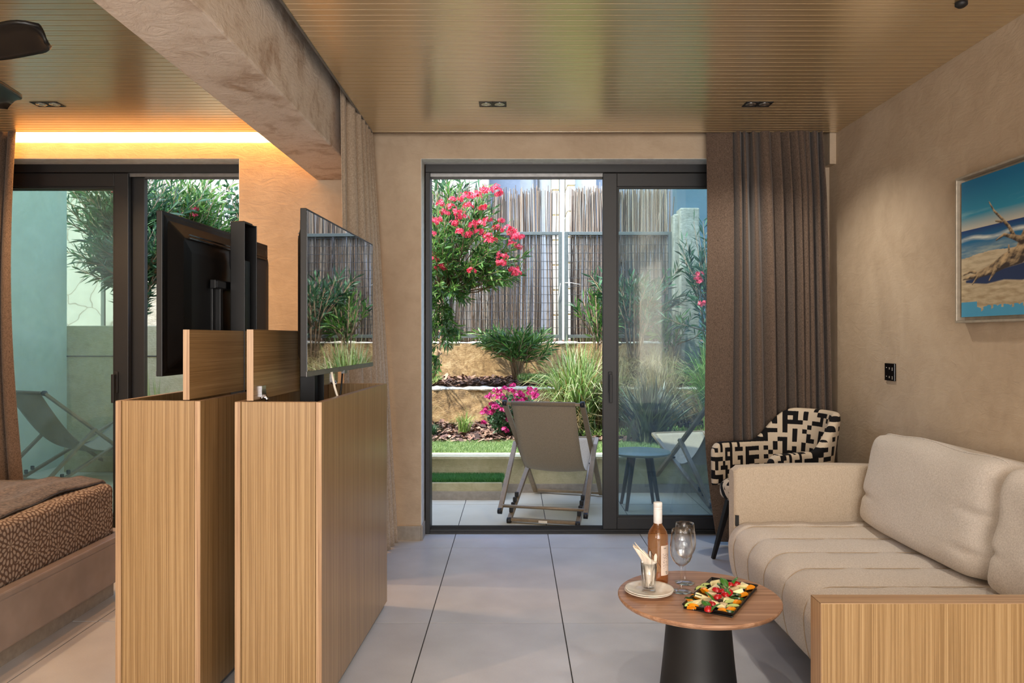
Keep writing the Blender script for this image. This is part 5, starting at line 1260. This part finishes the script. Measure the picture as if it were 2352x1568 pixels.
# grasses
def grass(name, c, n, h, sp, mat, lab, wd=.010, arch=.55, group='grass clumps in the garden beds', up=.25):
    c = Vector(c); r = empty(name, c, 0, lab, 'plant', group); V = []; F = []; S = 6
    for k in range(n):
        a = RNG.uniform(0, 6.28); q = RNG.uniform(up, 1)**1.2; H_ = h*RNG.uniform(.6, 1.1); o = len(V); out = sp*q*RNG.uniform(.7, 1.3); b0 = Vector((RNG.normal(0, sp*.10), RNG.normal(0, sp*.10), 0))
        sd = Vector((-math.sin(a), math.cos(a), 0)); tw = RNG.uniform(-.5, .5)
        for i in range(S):
            t = i/(S-1); x = out*(t**1.3); z = H_*(t-arch*q*t*t*t*1.1); w_ = wd*(1-.92*t**1.5)*.5
            p = b0+Vector((x*math.cos(a), x*math.sin(a), max(.0, z))); s_ = sd*math.cos(tw*t)+Vector((0, 0, math.sin(tw*t)))
            for lim, lo, top_ in ((8.03, 0, .75), (8.83, 8.03, 1.24)):   # blades bend along the walls instead of through them
                if lo < c.y < lim and c.z+p.z < top_: p.y = min(p.y, lim-c.y)
            V += [tuple(p-s_*w_), tuple(p+s_*w_)]
            if i: j = o+2*(i-1); F.append((j, j+1, j+3, j+2))
    fast('blades', V, F, mat, r, 'stuff'); return r
grass('ornamental_grass', (.62, 7.50, .32), 900, 1.08, .62, 'leaf_blade', 'big arching clump of bright green grass behind the deck chair at the open doorway', .019, .6)
grass('ornamental_grass', (.50, 7.25, .30), 260, .55, .42, 'leaf_dry', 'short straw coloured grass skirt under the big green clump by the door stile', .010, .8)
grass('ornamental_grass', (.98, 7.75, .32), 700, .95, .60, 'leaf_dry', 'straw tinged grass clump just behind the black door stile', .010, .7)
grass('ornamental_grass', (1.50, 7.75, .34), 900, .95, .65, 'leaf_dry', 'drooping pale grass clump behind the spiky dark plant', .010, .8)
grass('ornamental_grass', (2.02, 7.4, .32), 900, 1.20, .50, 'leaf_grass', 'tall green grass clump beside the brown drape, seen through glass', .015, .5)
grass('ornamental_grass', (1.0, 8.40, .77), 700, .62, .55, 'leaf_dry', 'dry grass tuft on the ledge behind the door stile', .009, .9)
grass('ornamental_grass', (1.6, 8.35, .77), 700, .62, .55, 'leaf_dry', 'dry grass tuft on the ledge in front of the concrete pillar', .009, .9)
grass('ornamental_grass', (-.98, 7.65, .33), 380, .55, .42, 'leaf_dry', 'wispy dry grass before the ochre wall at the door jamb', .005, .6)
grass('ornamental_grass', (-.50, 7.45, .32), 110, .30, .20, 'leaf_grass', 'small thin grass tuft standing in the mulch alone', .008, .5)
grass('low_shrub', (-.80, 7.30, .31), 260, .16, .12, 'leaf_dark', 'small dark green cushion plant in the mulch near the door jamb', .008, .4)
grass('spiky_plant', (1.26, 7.0, .30), 340, .60, .56, 'leaf_agave', 'dark spiky rosette plant behind the round side table', .030, .18, up=.05)
grass('ornamental_grass', (-3.25, 6.75, .0), 190, 1.10, .42, 'leaf_grass', 'long green grass clump against the wall of the bedroom terrace', .014, .5)
# geranium
gc = Vector((-.03, 7.35, .31)); ge = empty('geranium', gc, 0, 'geranium bush with magenta flower heads behind the deck chair', 'plant')
n = 2600; d = RNG.normal(size=(n, 3)); d /= np.linalg.norm(d, axis=1, keepdims=True); rr = RNG.uniform(.3, 1, (n, 1))**.5
b = d*rr*np.array([.26, .2, .20])+np.array([0.02, 0, .21]); t = b+RNG.normal(0, .022, (n, 3)); V, F = leafset(b, t, np.full(n, .022)); fast('foliage', V, F, 'leaf_dark', ge, 'stuff')
m = MB()
for k in range(14): m.tube([(0, 0, 0), (RNG.normal(0, .08), RNG.normal(0, .06), .2), (RNG.normal(0, .16), RNG.normal(0, .1), .38)], .006, 5)
m.build('stems', 'bark', ge, kind='stuff')
gz = lambda zx, zy: (1060+zx*.102, 860+zy*.102)
for zx, zy in ((1150, 255), (760, 370), (840, 400), (980, 320), (1100, 370), (1170, 380), (1550, 340), (1660, 370), (1320, 430), (1370, 480), (1520, 430), (1620, 440), (1680, 480), (1640, 520), (580, 530), (650, 480), (770, 490), (850, 520), (910, 490), (980, 575), (1220, 590), (1350, 610), (670, 680), (730, 690), (800, 740), (740, 750), (550, 790), (470, 870), (530, 850), (640, 880), (700, 850), (920, 800), (970, 800), (1030, 890), (490, 1090), (1040, 1010), (1070, 1050), (960, 1250), (1010, 1290), (1240, 480), (1430, 580)):
    px, py = gz(zx, zy); c = P(px, py, 7.12+RNG.uniform(-.05, .1)); head(ge, c-gc, .030, 10, .018, 'petal_magenta')
# bedroom garden
for k, (x, y, h, sp) in enumerate(((-4.30, 8.3, 1.6, .55), (-3.9, 8.7, 1.55, .5), (-3.25, 8.9, 1.05, .5))):
    bush('oleander', (x, y, 1.38), fan_stems((x, y, 1.38), 34 if k < 2 else 26, h, sp, forks=4), .17, .026, 26, 'leaf_oleander' if k != 0 else 'leaf_dark',
         ['dense oleander behind the tall wall, seen through the bedroom glass panel', 'tall oleander shoots in the gap of the bedroom sliding door', 'oleander tips over the top edge of the screen turned to its back'][k], 'shrub', 'oleanders', seglen=.85,
         flowers=[P(x_, y_, 8.4) for x_, y_ in (((200, 436), (262, 442)) if k == 0 else ((448, 482), (420, 486), (444, 495)) if k == 2 else ())])
bush('leafy_tree', (-3.3, 9.3, 1.36), [[Vector((-3.3, 9.3, 1.36)), Vector((-3.25, 9.3, 2.2)), P(532, 420+RNG.uniform(-20, 120), 9.1)+Vector((RNG.normal(0, .1), RNG.normal(0, .15), 0))] for k in range(30)], .085, .045, 22, 'leaf_dark', 'dark green broad-leaved tree at the edge of the bedroom garden view', 'tree', seglen=.4)
bush('oleander', (-4.05, 8.0, 1.38), fan_stems((-4.0, 8.0, 1.38), 30, 1.0, .5, forks=4), .15, .022, 24, 'leaf_dark', 'lower oleander growth directly above the tall pale wall', 'shrub', 'oleanders', seglen=.9)

# ================================================================== DECK CHAIRS, SIDE TABLE
def deck_chair():
    """local: x across (0 = middle), y forward, z up; origin under the rear end"""
    r = empty('deck_chair')
    wa, wb, wc, s = .272, .240, .298, .024
    A0, A1 = (-.0, .83), (1.03, .014)       # (y,z) back top, front foot
    B0, B1 = (0, .016), (1.0, .47)
    PV = (.43, .83-.816*.43/1.03); C1 = (-.03, .085)
    for sg in (-1, 1):
        m = MB().bar((sg*wa, A0[0], A0[1]), (sg*wa, A1[0], A1[1]), s, .036, (1, 0, 0)); m.build('back_upright', 'deck_metal', r, bevel=.004)
        m = MB().bar((sg*wb, B0[0], B0[1]), (sg*wb, B1[0], B1[1]), s, .034, (1, 0, 0)); m.build('seat_rail', 'deck_metal', r, bevel=.004)
        m = MB().bar((sg*wc, PV[0], PV[1]+.01), (sg*wc, C1[0], C1[1]), s, .034, (1, 0, 0)); m.build('prop_leg', 'deck_metal', r, bevel=.004)
        for (y, z, w_) in ((A0[0], A0[1], wa), (B0[0], B0[1], wb), (C1[0], C1[1], wc)):
            MB().tube([(sg*w_-.014, y, z), (sg*w_+.014, y, z)], .021, 12).build('end_cap', 'black_matte', r)
        MB().tube([(sg*(wc+.014), *PV), (sg*(wa-.014), *PV)], .007, 10).tube([(sg*(wa+.013), .635, .327), (sg*(wb-.013), .635, .327)], .006, 8).build('pivot_bolt', 'black_matte', r)
        m = MB()
        for k in range(4):
            y = .06+k*.055; z = .016+y*.454+.028; m.box(sg*wb-.013, sg*wb+.013, y-.012, y+.012, z-.012, z+.022)
        m.build('notch_block', 'black_matte', r, bevel=.005)
    for nm, y, z, w_ in (('top_rail', A0[0]+.01, A0[1]-.004, wa), ('front_foot_rail', A1[0]-.01, A1[1]+.012, wa), ('rear_foot_rail', B0[0]+.012, B0[1]+.006, wb), ('front_seat_rail', B1[0], B1[1], wb)):
        MB().bar((-w_, y, z), (w_, y, z), .034 if 'foot' in nm else .022, .022).build(nm, 'deck_metal', r, bevel=.004)
    MB().tube([(-wc, C1[0]+.03, C1[1]+.03), (wc, C1[0]+.03, C1[1]+.03)], .011, 10).build('prop_bar', 'deck_metal', r)
    MB().box(-.03, .03, -.009, -.0075, .012, .028).build('tag_plate', 'paper', r)
    p0, p3 = Vector((0, -.005, .838)), Vector((0, .995, .478)); p1 = Vector((0, .26, .40)); p2 = Vector((0, .50, .02)); W2 = .222
    def bz(t): return p0*(1-t)**3+p1*3*t*(1-t)**2+p2*3*t*t*(1-t)+p3*t**3
    m = MB().grid(lambda a, b: (W2*(2*a-1), bz(b).y, bz(b).z+.018*(2*a-1)**2*math.sin(PI*b)), 12, 48)
    o = m.build('sling_fabric', 'deck_fabric', r, fixn=False); q = o.modifiers.new('s', 'SOLIDIFY'); q.thickness = .003
    m = MB()
    for e in (-1, 1): m.grid(lambda a, b: (W2*e*(1-.07*a), bz(b).y-.002, bz(b).z+.018*math.sin(PI*b)-.002), 2, 48)
    m.build('hem', 'deck_hem', r, fixn=False)
    m = MB().tube([(-W2, -.002, .828), (W2, -.002, .828)], .017, 10); m.build('sleeve', 'deck_hem', r)
    return r
dc = deck_chair(); a1 = -math.atan2(.236, .972)
dc.location = (.195, 5.13, 0); dc.rotation_euler = (0, 0, a1)
tag(dc, 'taupe sling deck chair standing just outside the open doorway', 'deck chair', 'folding deck chairs on the terrace')
d2 = dup(dc); a2 = .28; d2.location = (1.42+.27*math.cos(a2), 5.37+.27*math.sin(a2), 0); d2.rotation_euler = (0, 0, a2)
tag(d2, 'taupe sling deck chair behind the closed glass panel beside the round table', 'deck chair', 'folding deck chairs on the terrace')
d3 = dup(dc); a3 = -.44; d3.location = (-3.83-.272*math.cos(a3), 6.09-.272*math.sin(a3), 0); d3.rotation_euler = (0, 0, a3)
tag(d3, 'taupe sling deck chair on the bedroom terrace, seen side-on through green glass', 'deck chair', 'folding deck chairs on the terrace')
tb = empty('side_table', (.95, 5.66, 0), .3, 'round pale side table on splayed legs behind the closed glass panel', 'table')
plain('table_pale', rgb(128, 136, 122), .4); plain('table_leg', rgb(64, 62, 60), .5)
MB().lathe([(.001, .405), (.215, .405), (.228, .412), (.230, .420), (.226, .425), (.001, .426)], 56, close=False).build('tabletop', 'table_pale', tb)
for k in range(4):
    a = k*PI/2+.5; MB().tube([(.09*math.cos(a), .09*math.sin(a), .405), (.175*math.cos(a), .175*math.sin(a), 0)], [.020, .012], 12).build('leg', 'table_leg', tb)
MB().box(-.13, .13, -.015, .015, .385, .405).box(-.015, .015, -.13, .13, .385, .405).build('cross_brace', 'table_leg', tb)
# dark planter trough by the bedroom terrace wall
tr2 = empty('planter_trough', (-3.55, 7.35, 0), 0, 'low cream planter trough against the wall of the bedroom terrace', 'planter')
MB().box(-.75, .9, -.22, .22, 0, .24).build('box', 'plaster_outside', tr2, bevel=.01)
MB().box(-.70, .85, -.18, .18, .24, .25).build('soil', 'mulch_ground', tr2)
